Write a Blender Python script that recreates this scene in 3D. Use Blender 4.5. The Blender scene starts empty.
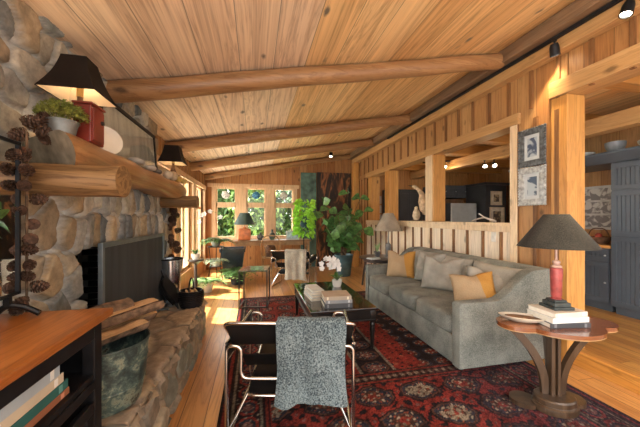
import bpy, bmesh, math, random
import numpy as np
from mathutils import Vector, Matrix, Euler
random.seed(7); rng = np.random.default_rng(7)
C = bpy.context.scene.collection
PI = math.pi
def R(a): return math.radians(a)

# ---------------------------------------------------------------- linking
def finish(name, bm, mat, smooth=False):
    me = bpy.data.meshes.new(name)
    bmesh.ops.recalc_face_normals(bm, faces=bm.faces[:])
    bm.to_mesh(me); bm.free()
    if mat: me.materials.append(mat)
    if smooth:
        for p in me.polygons: p.use_smooth = True
        try: me.set_sharp_from_angle(angle=R(smooth if smooth > 1 else 40))
        except Exception: pass
    o = bpy.data.objects.new(name, me); C.objects.link(o)
    return o
def tag(o, label, cat, group=None):
    o['label'] = label; o['category'] = cat
    if group: o['group'] = group
    return o
def thing(name, label, cat, loc=(0, 0, 0), rz=0, group=None):
    o = bpy.data.objects.new(name, None); C.objects.link(o)
    o.empty_display_size = .1
    o.location = loc; o.rotation_euler = (0, 0, rz)
    return tag(o, label, cat, group)
def part(name, bm, mat, parent, smooth=False, label=None):
    o = finish(name, bm, mat, smooth); o.parent = parent
    if label: o['label'] = label
    return o
def single(name, bm, mat, label, cat, loc=(0, 0, 0), rot=(0, 0, 0), smooth=False, group=None):
    o = finish(name, bm, mat, smooth); o.location = loc; o.rotation_euler = rot
    return tag(o, label, cat, group)
def struct(name, bm, mat, parent=None, smooth=False):
    o = finish(name, bm, mat, smooth); o.parent = parent
    if parent is None: o['kind'] = 'structure'
    return o
def dup(root, loc, rz, label=None, group=None):
    r = root.copy(); C.objects.link(r); r.location = loc; r.rotation_euler = (0, 0, rz)
    if label: r['label'] = label
    if group: r['group'] = group
    for ch in list(root.children):
        c = ch.copy(); C.objects.link(c); c.parent = r
        for g in list(ch.children):
            d = g.copy(); C.objects.link(d); d.parent = c
    return r

# ---------------------------------------------------------------- mesh helpers
def B(): return bmesh.new()
def _merge(bm, b2, M=None):
    if M is not None: bmesh.ops.transform(b2, matrix=M, verts=b2.verts[:])
    me = bpy.data.meshes.new('t'); b2.to_mesh(me); b2.free()
    bm.from_mesh(me); bpy.data.meshes.remove(me)
def box(bm, c, s, bev=0, rot=None, seg=2):
    b = bmesh.new()
    bmesh.ops.create_cube(b, size=1)
    bmesh.ops.scale(b, vec=s, verts=b.verts[:])
    if bev: bmesh.ops.bevel(b, geom=b.edges[:], offset=bev, segments=seg, profile=.5, affect='EDGES')
    M = Matrix.Translation(c)
    if rot: M = M @ Euler(rot).to_matrix().to_4x4()
    _merge(bm, b, M); return bm
def box2(bm, a, b_, bev=0):
    c = [(a[i] + b_[i]) / 2 for i in range(3)]; s = [abs(b_[i] - a[i]) for i in range(3)]
    return box(bm, c, s, bev)
def lathe(bm, prof, c=(0, 0, 0), n=24, sx=1, sy=1, rot=None):
    b = bmesh.new(); rings = []
    for r, z in prof:
        if r < 1e-5: rings.append([b.verts.new((0, 0, z))])
        else: rings.append([b.verts.new((r * sx * math.cos(2 * PI * i / n), r * sy * math.sin(2 * PI * i / n), z)) for i in range(n)])
    for a, d in zip(rings, rings[1:]):
        if len(a) == 1 and len(d) == 1: continue
        for i in range(n):
            j = (i + 1) % n
            if len(a) == 1: b.faces.new((a[0], d[i], d[j]))
            elif len(d) == 1: b.faces.new((a[i], a[j], d[0]))
            else: b.faces.new((a[i], a[j], d[j], d[i]))
    for ring, flip in ((rings[0], True), (rings[-1], False)):
        if len(ring) > 1: b.faces.new(ring)
    M = Matrix.Translation(c)
    if rot: M = M @ Euler(rot).to_matrix().to_4x4()
    _merge(bm, b, M); return bm
def smooth_path(pts, r=.04, n=5, closed=False):
    P = [Vector(p) for p in pts]; out = []
    N = len(P)
    for i in range(N):
        if not closed and i in (0, N - 1): out.append(P[i]); continue
        a, b, c = P[i - 1], P[i], P[(i + 1) % N]
        d1 = (a - b); d2 = (c - b)
        k = min(r, d1.length * .45, d2.length * .45)
        p1 = b + d1.normalized() * k; p2 = b + d2.normalized() * k
        for t in range(n + 1):
            t /= n
            out.append(p1 * (1 - t) ** 2 + b * 2 * t * (1 - t) + p2 * t * t)
    return out
def tube(bm, pts, r, n=10, closed=False, taper=None, sx=1.0):
    P = [Vector(p) for p in pts]; N = len(P)
    b = bmesh.new(); rings = []; up = None
    for i in range(N):
        if closed: t = (P[(i + 1) % N] - P[i - 1])
        else: t = P[min(i + 1, N - 1)] - P[max(i - 1, 0)]
        if t.length < 1e-9: t = Vector((0, 0, 1))
        t.normalize()
        if up is None:
            up = Vector((0, 0, 1)) if abs(t.z) < .9 else Vector((1, 0, 0))
        x = t.cross(up)
        if x.length < 1e-6: x = t.orthogonal()
        x.normalize(); y = x.cross(t).normalized(); up = y
        rr = r if taper is None else taper[i] if isinstance(taper, list) else r * (1 + (taper - 1) * i / (N - 1))
        rings.append([b.verts.new(P[i] + (x * math.cos(2 * PI * k / n) * sx + y * math.sin(2 * PI * k / n)) * rr) for k in range(n)])
    pr = list(zip(rings, rings[1:]))
    if closed: pr.append((rings[-1], rings[0]))
    for a, d in pr:
        for k in range(n):
            j = (k + 1) % n
            b.faces.new((a[k], a[j], d[j], d[k]))
    if not closed:
        b.faces.new(rings[0]); b.faces.new(rings[-1])
    _merge(bm, b); return bm
def prism(bm, poly, axis, a, b_, bev=0):
    """poly in the other two axes (order kept x,y,z without axis), extruded a..b_ along axis"""
    b = bmesh.new()
    def v(p, t):
        q = list(p); q.insert(axis, t); return b.verts.new(q)
    A = [v(p, a) for p in poly]; D = [v(p, b_) for p in poly]
    b.faces.new(A); b.faces.new(D[::-1])
    n = len(poly)
    for i in range(n): b.faces.new((A[i], D[i], D[(i + 1) % n], A[(i + 1) % n]))
    if bev:
        bmesh.ops.recalc_face_normals(b, faces=b.faces[:])
        bmesh.ops.bevel(b, geom=b.edges[:], offset=bev, segments=2, profile=.5, affect='EDGES')
    _merge(bm, b); return bm
def superell(bm, c, s, n=5, rot=None, res=(28, 14), dent=0, seed=0):
    b = bmesh.new(); U, V = res
    rnd = random.Random(seed)
    ph = [rnd.uniform(0, 6.28) for _ in range(6)]
    def sp(t, e): return math.copysign(abs(t) ** e, t)
    e = 2 / n; rows = []
    for j in range(V + 1):
        ph_ = -PI / 2 + PI * j / V; row = []
        for i in range(U):
            th = 2 * PI * i / U
            x = sp(math.cos(ph_), e) * sp(math.cos(th), e); y = sp(math.cos(ph_), e) * sp(math.sin(th), e); z = sp(math.sin(ph_), e)
            k = 1
            if dent: k += dent * (math.sin(5 * x + ph[0]) * math.sin(4 * y + ph[1]) + .6 * math.sin(7 * z + 3 * x + ph[2]))
            row.append((x * s[0] / 2 * k, y * s[1] / 2 * k, z * s[2] / 2 * k))
            if j in (0, V): break
        rows.append([b.verts.new(p) for p in row])
    for a, d in zip(rows, rows[1:]):
        for i in range(U):
            k = (i + 1) % U
            if len(a) == 1: b.faces.new((a[0], d[i], d[k]))
            elif len(d) == 1: b.faces.new((a[i], a[k], d[0]))
            else: b.faces.new((a[i], a[k], d[k], d[i]))
    M = Matrix.Translation(c)
    if rot: M = M @ Euler(rot).to_matrix().to_4x4()
    _merge(bm, b, M); return bm
def pillow(bm, w, h, t, seed=0, chop=0.0, n=18):
    """upright pillow: width x, height z, thickness y, base at z=0"""
    rnd = random.Random(seed); ph = [rnd.uniform(0, 6.28) for _ in range(8)]
    b = bmesh.new(); F = []; K = []
    for j in range(n + 1):
        f, k = [], []
        for i in range(n + 1):
            u = -1 + 2 * i / n; v = -1 + 2 * j / n
            x = u * w / 2 * (1 - .07 * (1 - v * v)); z = v * h / 2 * (1 - .07 * (1 - u * u))
            z -= chop * max(0, v + .2) * math.exp(-(u / .35) ** 2)
            th = t / 2 * (max(0, (1 - u * u) * (1 - v * v))) ** .42
            wr = .012 * math.sin(6 * u + 3 * v + ph[0]) * math.sin(5 * v - 2 * u + ph[1]) + .008 * math.sin(11 * u * v + ph[2])
            ed = min(1, 4 * (1 - max(abs(u), abs(v))))
            f.append(b.verts.new((x, -th + wr * ed, z + h / 2)))
            if i in (0, n) or j in (0, n): k.append(f[-1])
            else: k.append(b.verts.new((x, th + wr * ed * .6, z + h / 2)))
        F.append(f); K.append(k)
    for j in range(n):
        for i in range(n):
            b.faces.new((F[j][i], F[j][i + 1], F[j + 1][i + 1], F[j + 1][i]))
            try: b.faces.new((K[j][i], K[j + 1][i], K[j + 1][i + 1], K[j][i + 1]))
            except ValueError: pass
    _merge(bm, b); return bm
def grid(bm, fn, nu, nv, thick=0.0):
    """surface fn(u,v)->Vector with a second skin 'thick' behind it"""
    b = bmesh.new()
    P = [[Vector(fn(i / nu, j / nv)) for i in range(nu + 1)] for j in range(nv + 1)]
    A = [[b.verts.new(p) for p in r] for r in P]
    for j in range(nv):
        for i in range(nu): b.faces.new((A[j][i], A[j][i + 1], A[j + 1][i + 1], A[j + 1][i]))
    if thick:
        b.normal_update()
        D = [[b.verts.new(v.co + v.normal * thick) for v in r] for r in A]
        for j in range(nv):
            for i in range(nu): b.faces.new((D[j][i], D[j + 1][i], D[j + 1][i + 1], D[j][i + 1]))
        for i in range(nu):
            b.faces.new((A[0][i], D[0][i], D[0][i + 1], A[0][i + 1])); b.faces.new((A[nv][i], A[nv][i + 1], D[nv][i + 1], D[nv][i]))
        for j in range(nv):
            b.faces.new((A[j][0], A[j + 1][0], D[j + 1][0], D[j][0])); b.faces.new((A[j][nu], D[j][nu], D[j + 1][nu], A[j + 1][nu]))
    _merge(bm, b); return bm
def frustum4(bm, w0, d0, z0, w1, d1, z1, thick=.004, steps=6, curve=0.0):
    """hollow four-sided shade, open at both ends"""
    b = bmesh.new(); rings = []
    for s in range(steps + 1):
        t = s / steps; k = t + curve * math.sin(PI * t)
        w = w0 + (w1 - w0) * k; d = d0 + (d1 - d0) * k; z = z0 + (z1 - z0) * t
        rings.append([(-w / 2, -d / 2, z), (w / 2, -d / 2, z), (w / 2, d / 2, z), (-w / 2, d / 2, z)])
    O = [[b.verts.new(p) for p in r] for r in rings]
    I = [[b.verts.new((p[0] - math.copysign(thick, p[0]), p[1] - math.copysign(thick, p[1]), p[2])) for p in r] for r in rings]
    for s in range(steps):
        for k in range(4):
            j = (k + 1) % 4
            b.faces.new((O[s][k], O[s][j], O[s + 1][j], O[s + 1][k])); b.faces.new((I[s][k], I[s + 1][k], I[s + 1][j], I[s][j]))
    for s in (0, steps):
        for k in range(4):
            j = (k + 1) % 4; b.faces.new((O[s][k], O[s][j], I[s][j], I[s][k]))
    _merge(bm, b); return bm
def cone_shade(bm, r0, z0, r1, z1, thick=.004, n=32):
    b = bmesh.new()
    pr = [(r0, z0), (r1, z1), (r1 - thick, z1), (r0 - thick, z0)]
    rings = [[b.verts.new((r * math.cos(2 * PI * i / n), r * math.sin(2 * PI * i / n), z)) for i in range(n)] for r, z in pr]
    for a in range(4):
        d = (a + 1) % 4
        for i in range(n):
            j = (i + 1) % n; b.faces.new((rings[a][i], rings[a][j], rings[d][j], rings[d][i]))
    _merge(bm, b); return bm
def leaf(bm, base, direction, length, width, up=Vector((0, 0, 1)), bend=.3, n=4, lobed=False):
    d = Vector(direction).normalized(); s = d.cross(up)
    if s.length < 1e-4: s = d.orthogonal()
    s.normalize(); nn = s.cross(d).normalized()
    rows = []
    base = Vector(base)
    for i in range(n + 1):
        t = i / n
        p = base + d * length * t - Vector((0, 0, 1)) * bend * length * t * t
        w = width / 2 * (math.sin(PI * min(1, t ** (.7 if not lobed else 1.35) * .97 + .015)) + (.0 if not lobed else .12 * math.sin(PI * t)))
        if i in (0, n): rows.append([bm.verts.new(p)])
        else: rows.append([bm.verts.new(p - s * w + nn * w * .35), bm.verts.new(p), bm.verts.new(p + s * w + nn * w * .35)])
    for a, c in zip(rows, rows[1:]):
        if len(a) == 1: bm.faces.new((a[0], c[0], c[1])); bm.faces.new((a[0], c[1], c[2]))
        elif len(c) == 1: bm.faces.new((a[0], c[0], a[1])); bm.faces.new((a[1], c[0], a[2]))
        else:
            bm.faces.new((a[0], c[0], c[1], a[1])); bm.faces.new((a[1], c[1], c[2], a[2]))

# ---------------------------------------------------------------- materials
class NT:
    def __init__(s, name, rough=.6, metal=0.0):
        s.m = bpy.data.materials.new(name); s.m.use_nodes = True
        s.t = s.m.node_tree; s.b = s.t.nodes['Principled BSDF']
        s.b.inputs['Roughness'].default_value = rough; s.b.inputs['Metallic'].default_value = metal
    def n(s, typ, **kw):
        nd = s.t.nodes.new(typ)
        for k, v in kw.items():
            if k.startswith('i_'):
                k = k[2:]; nd.inputs[int(k) if k.isdigit() else k].default_value = v
            else: setattr(nd, k, v)
        return nd
    def l(s, a, b): s.t.links.new(a, b)
    def math(s, op, a, b=None):
        nd = s.n('ShaderNodeMath', operation=op)
        for i, v in enumerate((a, b)):
            if v is None: continue
            if isinstance(v, (int, float)): nd.inputs[i].default_value = v
            else: s.l(v, nd.inputs[i])
        return nd.outputs[0]
    def ramp(s, fac, stops, interp='LINEAR'):
        nd = s.n('ShaderNodeValToRGB'); cr = nd.color_ramp; cr.interpolation = interp
        while len(cr.elements) < len(stops): cr.elements.new(.5)
        for e, (p, c) in zip(cr.elements, stops): e.position = p; e.color = (*c, 1)
        s.l(fac, nd.inputs[0]); return nd.outputs[0]
    def mix(s, fac, a, b, mode='MIX'):
        nd = s.n('ShaderNodeMix', data_type='RGBA', blend_type=mode)
        for i, v in ((0, fac), (6, a), (7, b)):
            if isinstance(v, (int, float)): nd.inputs[i].default_value = v
            elif isinstance(v, tuple): nd.inputs[i].default_value = (*v, 1)
            else: s.l(v, nd.inputs[i])
        return nd.outputs[2]
    def bump(s, h, strength=.3, dist=.01):
        nd = s.n('ShaderNodeBump', i_Strength=strength, i_Distance=dist); s.l(h, nd.inputs['Height']); s.l(nd.outputs[0], s.b.inputs['Normal'])
    def col(s, c): s.l(c, s.b.inputs['Base Color'])

def plain(name, c, rough=.6, metal=0.0, var=.25, scale=8, bump=0.0, bscale=None, coat=0, spec=.5):
    s = NT(name, rough, metal); s.b.inputs['Specular IOR Level'].default_value = spec; tc = s.n('ShaderNodeTexCoord')
    nz = s.n('ShaderNodeTexNoise', i_Scale=scale, i_Detail=4.0); s.l(tc.outputs['Object'], nz.inputs['Vector'])
    lo = tuple(max(0, x * (1 - var)) for x in c); hi = tuple(min(1, x * (1 + var)) for x in c)
    s.col(s.ramp(nz.outputs['Fac'], [(.3, lo), (.7, hi)]))
    if coat: s.b.inputs['Coat Weight'].default_value = coat
    if bump:
        n2 = s.n('ShaderNodeTexNoise', i_Scale=bscale or scale * 6, i_Detail=3.0); s.l(tc.outputs['Object'], n2.inputs['Vector']); s.bump(n2.outputs['Fac'], bump, .005)
    return s.m
def fabric(name, c, c2, weave=260, rough=.95, fleck=.5, bump=.4):
    s = NT(name, rough); tc = s.n('ShaderNodeTexCoord')
    a = s.n('ShaderNodeTexNoise', i_Scale=weave, i_Detail=2.0); s.l(tc.outputs['Object'], a.inputs['Vector'])
    b = s.n('ShaderNodeTexNoise', i_Scale=5.0, i_Detail=3.0); s.l(tc.outputs['Object'], b.inputs['Vector'])
    f = s.math('ADD', s.math('MULTIPLY', a.outputs['Fac'], fleck), s.math('MULTIPLY', b.outputs['Fac'], 1 - fleck))
    s.col(s.ramp(f, [(.38, c2), (.62, c)])); s.bump(a.outputs['Fac'], bump, .002)
    s.b.inputs['Sheen Weight'].default_value = .06; s.b.inputs['Specular IOR Level'].default_value = .2
    return s.m
def wood(name, tones, along=1, across=0, width=0.0, rough=.5, grain=1.0, knots=.5, seam=.6, coat=0.0, gscale=1.0, seed=0.0, bump=.15, stagger=0.0, dk=1.22, streak=0.0, second=None):
    """tones: list of plank colours; along/across: axis numbers in object space; width 0 = one solid piece"""
    tones = [tuple(x ** dk for x in c) for c in tones]
    s = NT(name, rough); tc = s.n('ShaderNodeTexCoord'); sep = s.n('ShaderNodeSeparateXYZ'); s.l(tc.outputs['Object'], sep.inputs[0])
    A, L = sep.outputs[across], sep.outputs[along]; Z = sep.outputs[3 - along - across]
    if width:
        wob = s.math('ADD', A, seed)
        q = s.math('DIVIDE', wob, width)
        idx = s.math('FLOOR', q); fr = s.math('SUBTRACT', q, idx)
        if stagger:
            wn0 = s.n('ShaderNodeTexWhiteNoise', noise_dimensions='1D'); s.l(idx, wn0.inputs['W'])
            ql = s.math('ADD', s.math('DIVIDE', L, stagger), s.math('MULTIPLY', wn0.outputs['Value'], 7.3))
            il = s.math('FLOOR', ql); frl = s.math('SUBTRACT', ql, il)
            key = s.math('ADD', idx, s.math('MULTIPLY', il, 17.37))
        else: key = idx
        wn = s.n('ShaderNodeTexWhiteNoise', noise_dimensions='1D'); s.l(key, wn.inputs['W']); rv = wn.outputs['Value']
    else:
        rv = None; key = None
    cmb = s.n('ShaderNodeCombineXYZ')
    off = s.math('MULTIPLY', key, 3.71) if key is not None else None
    s.l(s.math('MULTIPLY', A, 9 * gscale), cmb.inputs[0])
    lv = s.math('MULTIPLY', L, .55 * gscale); s.l(lv if off is None else s.math('ADD', lv, off), cmb.inputs[1])
    s.l(s.math('MULTIPLY', Z, 9 * gscale), cmb.inputs[2])
    g1 = s.n('ShaderNodeTexNoise', i_Scale=1.0, i_Detail=6.0, i_Roughness=.6, i_Distortion=.8); s.l(cmb.outputs[0], g1.inputs['Vector'])
    g2 = s.n('ShaderNodeTexNoise', i_Scale=6.0, i_Detail=4.0, i_Distortion=.3); s.l(cmb.outputs[0], g2.inputs['Vector'])
    bands = s.math('ABSOLUTE', s.math('SINE', s.math('MULTIPLY', g1.outputs['Fac'], 26.0)))
    gf = s.math('ADD', s.math('MULTIPLY', bands, .45), s.math('MULTIPLY', g2.outputs['Fac'], .55))
    if rv is not None: base = s.ramp(rv, [(i / max(1, len(tones) - 1), c) for i, c in enumerate(tones)])
    else: base = s.ramp(g1.outputs['Fac'], [(.3 + .4 * i / max(1, len(tones) - 1), c) for i, c in enumerate(tones)])
    if second:                           # another batch of boards beyond a given line
        t2 = s.ramp(rv, [(i / (len(second[1]) - 1), c) for i, c in enumerate(second[1])])
        base = s.mix(s.math('GREATER_THAN', s.math('MULTIPLY', idx, width), second[0]), base, t2)
    if streak:
        cs = s.n('ShaderNodeCombineXYZ'); s.l(s.math('MULTIPLY', A, 16.0), cs.inputs[0]); s.l(s.math('MULTIPLY', L, .12), cs.inputs[1])
        sn = s.n('ShaderNodeTexNoise', i_Scale=1.0, i_Detail=5.0, i_Roughness=.7); s.l(cs.outputs[0], sn.inputs['Vector'])
        base = s.mix(streak, base, s.ramp(sn.outputs['Fac'], [(.34, (.66, .53, .40)), (.5, (1.0, .98, .95)), (.64, (1.18, 1.15, 1.1))]), 'MULTIPLY')
    gm = s.ramp(gf, [(.15, (max(.05, 1 - .62 * grain), max(.04, 1 - .74 * grain), max(.03, 1 - .82 * grain))), (.42, (1 - .2 * grain, 1 - .24 * grain, 1 - .28 * grain)), (.70, (1.08, 1.08, 1.08))])
    c = s.mix(1.0, base, gm, 'MULTIPLY')
    if knots:
        cm2 = s.n('ShaderNodeCombineXYZ'); s.l(s.math('MULTIPLY', A, 5.0), cm2.inputs[0]); s.l(s.math('MULTIPLY', L, 2.4), cm2.inputs[1]); s.l(s.math('MULTIPLY', Z, 5.0), cm2.inputs[2])
        vo = s.n('ShaderNodeTexVoronoi', i_Scale=1.0); s.l(cm2.outputs[0], vo.inputs['Vector'])
        vn = s.n('ShaderNodeTexNoise', i_Scale=7.0); s.l(cm2.outputs[0], vn.inputs['Vector'])
        dd = s.math('ADD', vo.outputs['Distance'], s.math('MULTIPLY', s.math('SUBTRACT', vn.outputs['Fac'], .5), .12))
        csep = s.n('ShaderNodeSeparateColor'); s.l(vo.outputs['Color'], csep.inputs[0])
        pick = s.math('LESS_THAN', csep.outputs[0], .55)
        kf = s.math('MULTIPLY', s.ramp(dd, [(.07, (1, 1, 1)), (.16, (0, 0, 0))]), s.math('MULTIPLY', pick, knots))
        c = s.mix(kf, c, tuple(x * .22 for x in tones[0]))
    if width:
        e = s.math('MINIMUM', fr, s.math('SUBTRACT', 1.0, fr))
        sf = s.math('LESS_THAN', e, .0035 / width)
        if stagger:
            e2 = s.math('MINIMUM', frl, s.math('SUBTRACT', 1.0, frl)); sf = s.math('MAXIMUM', sf, s.math('LESS_THAN', e2, .003 / stagger))
        c = s.mix(s.math('MULTIPLY', sf, seam), c, tuple(x * .12 for x in tones[0]))
    s.col(c); s.bump(gf, bump, .003)
    if coat: s.b.inputs['Coat Weight'].default_value = coat; s.b.inputs['Coat Roughness'].default_value = .2
    return s.m
def vcol(name, rough=.8, noise=60, amt=.35, bump=.3, spec=.5):
    s = NT(name, rough); a = s.n('ShaderNodeVertexColor', layer_name='Col'); tc = s.n('ShaderNodeTexCoord')
    nz = s.n('ShaderNodeTexNoise', i_Scale=noise, i_Detail=4.0, i_Roughness=.65); s.l(tc.outputs['Object'], nz.inputs['Vector'])
    s.col(s.mix(1.0, a.outputs[0], s.ramp(nz.outputs['Fac'], [(.25, (1 - amt,) * 3), (.75, (1 + amt * .0,) * 3)]), 'MULTIPLY'))
    s.bump(nz.outputs['Fac'], bump, .004); s.b.inputs['Specular IOR Level'].default_value = spec
    return s.m
def emit(name, c, strength):
    s = NT(name); s.b.inputs['Emission Color'].default_value = (*c, 1); s.b.inputs['Emission Strength'].default_value = strength; s.b.inputs['Base Color'].default_value = (*c, 1)
    return s.m
def glass(name, tint=(.95, .97, .96), refl=.06):
    m = bpy.data.materials.new(name); m.use_nodes = True; t = m.node_tree; t.nodes.clear()
    o = t.nodes.new('ShaderNodeOutputMaterial'); a = t.nodes.new('ShaderNodeBsdfTransparent'); a.inputs[0].default_value = (*tint, 1)
    g = t.nodes.new('ShaderNodeBsdfGlossy'); g.inputs['Roughness'].default_value = .02
    lw = t.nodes.new('ShaderNodeLayerWeight'); lw.inputs[0].default_value = .5; pw = t.nodes.new('ShaderNodeMath'); pw.operation = 'POWER'; pw.inputs[1].default_value = 4.0; t.links.new(lw.outputs['Facing'], pw.inputs[0]); f = t.nodes.new('ShaderNodeMath'); f.operation = 'MULTIPLY_ADD'; f.inputs[1].default_value = .5; f.inputs[2].default_value = .03; t.links.new(pw.outputs[0], f.inputs[0]); mx = t.nodes.new('ShaderNodeMixShader')
    t.links.new(f.outputs[0], mx.inputs[0]); t.links.new(a.outputs[0], mx.inputs[1]); t.links.new(g.outputs[0], mx.inputs[2]); t.links.new(mx.outputs[0], o.inputs[0])
    return m

HONEY = [(.62, .34, .13), (.70, .42, .18), (.58, .29, .10), (.74, .47, .22)]
M = {}
M['ceil'] = wood('ceiling_planks', [(.86, .73, .58), (.80, .64, .49), (.88, .77, .63), (.74, .54, .36), (.87, .74, .60)] + 0 * [(.74, .47, .23), (.86, .70, .53), (.80, .56, .32), (.84, .66, .50), (.86, .66, .40), (.82, .66, .52), (.68, .40, .18), (.88, .72, .54), (.78, .53, .28)], along=1, across=0, width=.30, rough=.45, knots=1.0, seam=.6, grain=.5, streak=.7, second=(.35, [(.84, .61, .33), (.88, .70, .44), (.64, .39, .17), (.86, .65, .37), (.74, .49, .23)]), dk=1.0, seed=.13, gscale=.62)
M['floor'] = wood('floor_planks', [(.62, .33, .12), (.66, .39, .17), (.50, .24, .08), (.70, .42, .18), (.56, .28, .10)], along=1, across=0, width=.17, rough=.28, knots=.5, seam=.8, grain=.55, coat=.35, stagger=2.3)
M['kfloor'] = wood('kitchen_floor_planks', [(.56, .31, .09), (.62, .38, .13), (.44, .22, .055), (.60, .35, .11)], along=1, across=0, width=.13, rough=.35, knots=.6, seam=.6, grain=.7, coat=.2, stagger=2.0)
M['wallwood_x'] = wood('board_wall_back', [(.52, .27, .105), (.58, .33, .14), (.47, .225, .08), (.62, .37, .17)], along=2, across=0, width=.21, rough=.5, knots=.8, seam=.8, grain=.5)
M['wallwood_y'] = wood('board_wall_side', [(.46, .265, .115), (.52, .32, .15), (.41, .215, .085), (.55, .36, .18)], along=2, across=1, width=.23, rough=.5, knots=.8, seam=.6, grain=.5)
M['knee'] = wood('whitewashed_boards', [(.80, .68, .52), (.84, .73, .58), (.78, .64, .47)], along=2, across=1, width=.29, rough=.55, knots=.5, seam=.3, grain=.3, dk=1.0)
M['batten'] = wood('batten_strip', [(.20, .10, .04), (.34, .18, .075)], along=2, across=1, rough=.55, knots=.3, grain=.5)
M['post'] = wood('post_timber', [(.54, .28, .085), (.65, .39, .14)], along=2, across=0, rough=.42, knots=.8, grain=.4)
M['palepost'] = wood('pale_timber', [(.76, .60, .40), (.84, .70, .52)], along=2, across=0, rough=.5, knots=.6, grain=.35)
M['header'] = wood('header_timber', [(.48, .29, .125), (.60, .40, .205)], along=1, across=2, rough=.45, knots=.7, grain=.4)
M['ledger'] = wood('ledger_timber', [(.20, .13, .08), (.31, .21, .13)], along=1, across=2, rough=.6, knots=.5, grain=.6)
M['log'] = wood('peeled_log', [(.33, .185, .09), (.50, .32, .17)], along=0, across=2, rough=.4, knots=.8, grain=.5, coat=.15)
M['klog'] = wood('kitchen_beam', [(.48, .25, .08), (.60, .34, .12)], along=0, across=2, rough=.45, knots=.6, grain=.4)
M['mantel'] = wood('mantel_log', [(.30, .15, .06), (.46, .27, .13), (.38, .21, .10)], along=1, across=0, rough=.38, knots=.4, grain=.5, coat=.2)
M['bracket'] = wood('bracket_log', [(.13, .075, .035), (.40, .26, .13), (.22, .13, .06)], along=0, across=2, rough=.5, knots=.2, grain=1.0, gscale=1.2)
M['trimw'] = wood('window_trim', [(.66, .44, .26), (.74, .53, .34)], along=2, across=0, rough=.5, knots=.4, grain=.35, dk=1.05)
M['stone'] = vcol('river_stone', rough=.85, noise=26, amt=.5, bump=.6)
M['hearth'] = vcol('hearth_stone', rough=.6, noise=22, amt=.5, bump=.5)
M['brick'] = plain('sooty_firebox', (.025, .024, .023), .9, var=.5, scale=14)
M['black'] = plain('black_paint', (.010, .010, .012), .5, var=.5, scale=10, spec=.25)
M['blackwood'] = plain('ebonised_wood', (.010, .008, .007), .28, var=.5, scale=6, coat=.12, spec=.3)
M['blackmetal'] = plain('black_metal', (.02, .02, .021), .38, .6, var=.3)
M['chrome'] = plain('chrome_tube', (.62, .60, .57), .12, 1.0, var=.1, scale=3)
M['steel'] = plain('brushed_steel', (.55, .57, .58), .3, 1.0, var=.12, scale=3)
M['screenframe'] = plain('grey_steel_frame', (.20, .24, .27), .4, .6, var=.2)
M['leather'] = plain('black_leather', (.009, .008, .008), .5, spec=.25, var=.4, bump=.15, bscale=160)
M['sofa'] = fabric('grey_green_tweed', (.25, .258, .228), (.105, .112, .10), 150)
M['greypillow'] = fabric('grey_linen', (.41, .39, .34), (.25, .24, .21), 200, fleck=.35)
M['gold'] = fabric('gold_linen', (.50, .30, .12), (.36, .19, .06), 200, fleck=.35)
def _two():
    s = NT('tan_and_gold_linen', .95); tc = s.n('ShaderNodeTexCoord'); sp_ = s.n('ShaderNodeSeparateXYZ'); s.l(tc.outputs['Object'], sp_.inputs[0])
    a = s.n('ShaderNodeTexNoise', i_Scale=200.0); s.l(tc.outputs['Object'], a.inputs['Vector'])
    e = s.math('GREATER_THAN', s.math('ADD', sp_.outputs[0], s.math('MULTIPLY', sp_.outputs[2], .18)), .11)
    c = s.mix(e, (.44, .31, .18), (.52, .26, .055)); s.col(s.mix(1.0, c, s.ramp(a.outputs['Fac'], [(.35, (.72, .72, .72)), (.65, (1, 1, 1))]), 'MULTIPLY')); s.bump(a.outputs['Fac'], .3, .002); return s.m
M['gold'] = _two()
M['tan'] = fabric('tan_linen', (.60, .45, .28), (.44, .31, .17), 200, fleck=.35)
M['throw'] = fabric('blue_grey_knit', (.21, .26, .27), (.028, .042, .052), 125, fleck=.75, bump=.9)
M['palethrow'] = fabric('oatmeal_knit', (.50, .45, .36), (.26, .23, .19), 120, fleck=.6, bump=.6)
M['cabtop'] = wood('cabinet_top', [(.40, .15, .035), (.54, .24, .07), (.47, .19, .05)], along=1, across=0, width=.22, rough=.3, knots=.4, seam=.15, grain=.5, coat=.3)
M['rug'] = vcol('wool_rug', rough=.97, noise=190, amt=.6, bump=.8, spec=.15)
M['kcab'] = plain('blue_grey_paint', (.075, .092, .112), .4, var=.12, scale=3)
M['kdark'] = plain('charcoal_paint', (.035, .038, .045), .45, var=.25, scale=3)
M['counter'] = wood('butcher_block', [(.60, .32, .10), (.70, .42, .17)], along=1, across=0, width=.05, rough=.35, knots=0, grain=.4, seam=.2)
M['tabletop'] = wood('walnut_top', [(.19, .07, .03), (.33, .14, .06)], along=0, across=1, rough=.18, knots=.2, grain=.5, coat=.5)
M['tableleg'] = wood('grey_walnut', [(.05, .03, .018), (.125, .082, .052)], along=2, across=0, rough=.32, knots=0, grain=.4, coat=.2)
M['darktable'] = plain('dark_stained_wood', (.045, .035, .032), .3, var=.4, scale=5, coat=.2)
M['shade'] = fabric('dark_woven_shade', (.05, .046, .038), (.010, .010, .010), 220, fleck=.7, bump=.2)
M['blackshade'] = plain('black_card_shade', (.016, .012, .010), .7, var=.3, spec=.2)
M['cream'] = plain('cream_lining', (.80, .66, .48), .8, var=.05)
M['greenshade'] = plain('dark_green_shade', (.04, .07, .065), .6, var=.2)
M['greyshade'] = fabric('grey_shade_cloth', (.42, .36, .28), (.24, .21, .17), 200, fleck=.4)
M['redlacquer'] = plain('red_lacquer', (.24, .035, .022), .3, var=.35, scale=5, coat=.4)
M['redcolumn'] = plain('dusty_red_marble', (.30, .06, .055), .35, var=.4, scale=20)
M['zinc'] = plain('galvanised_zinc', (.26, .27, .26), .5, .6, var=.35, scale=14)

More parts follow.
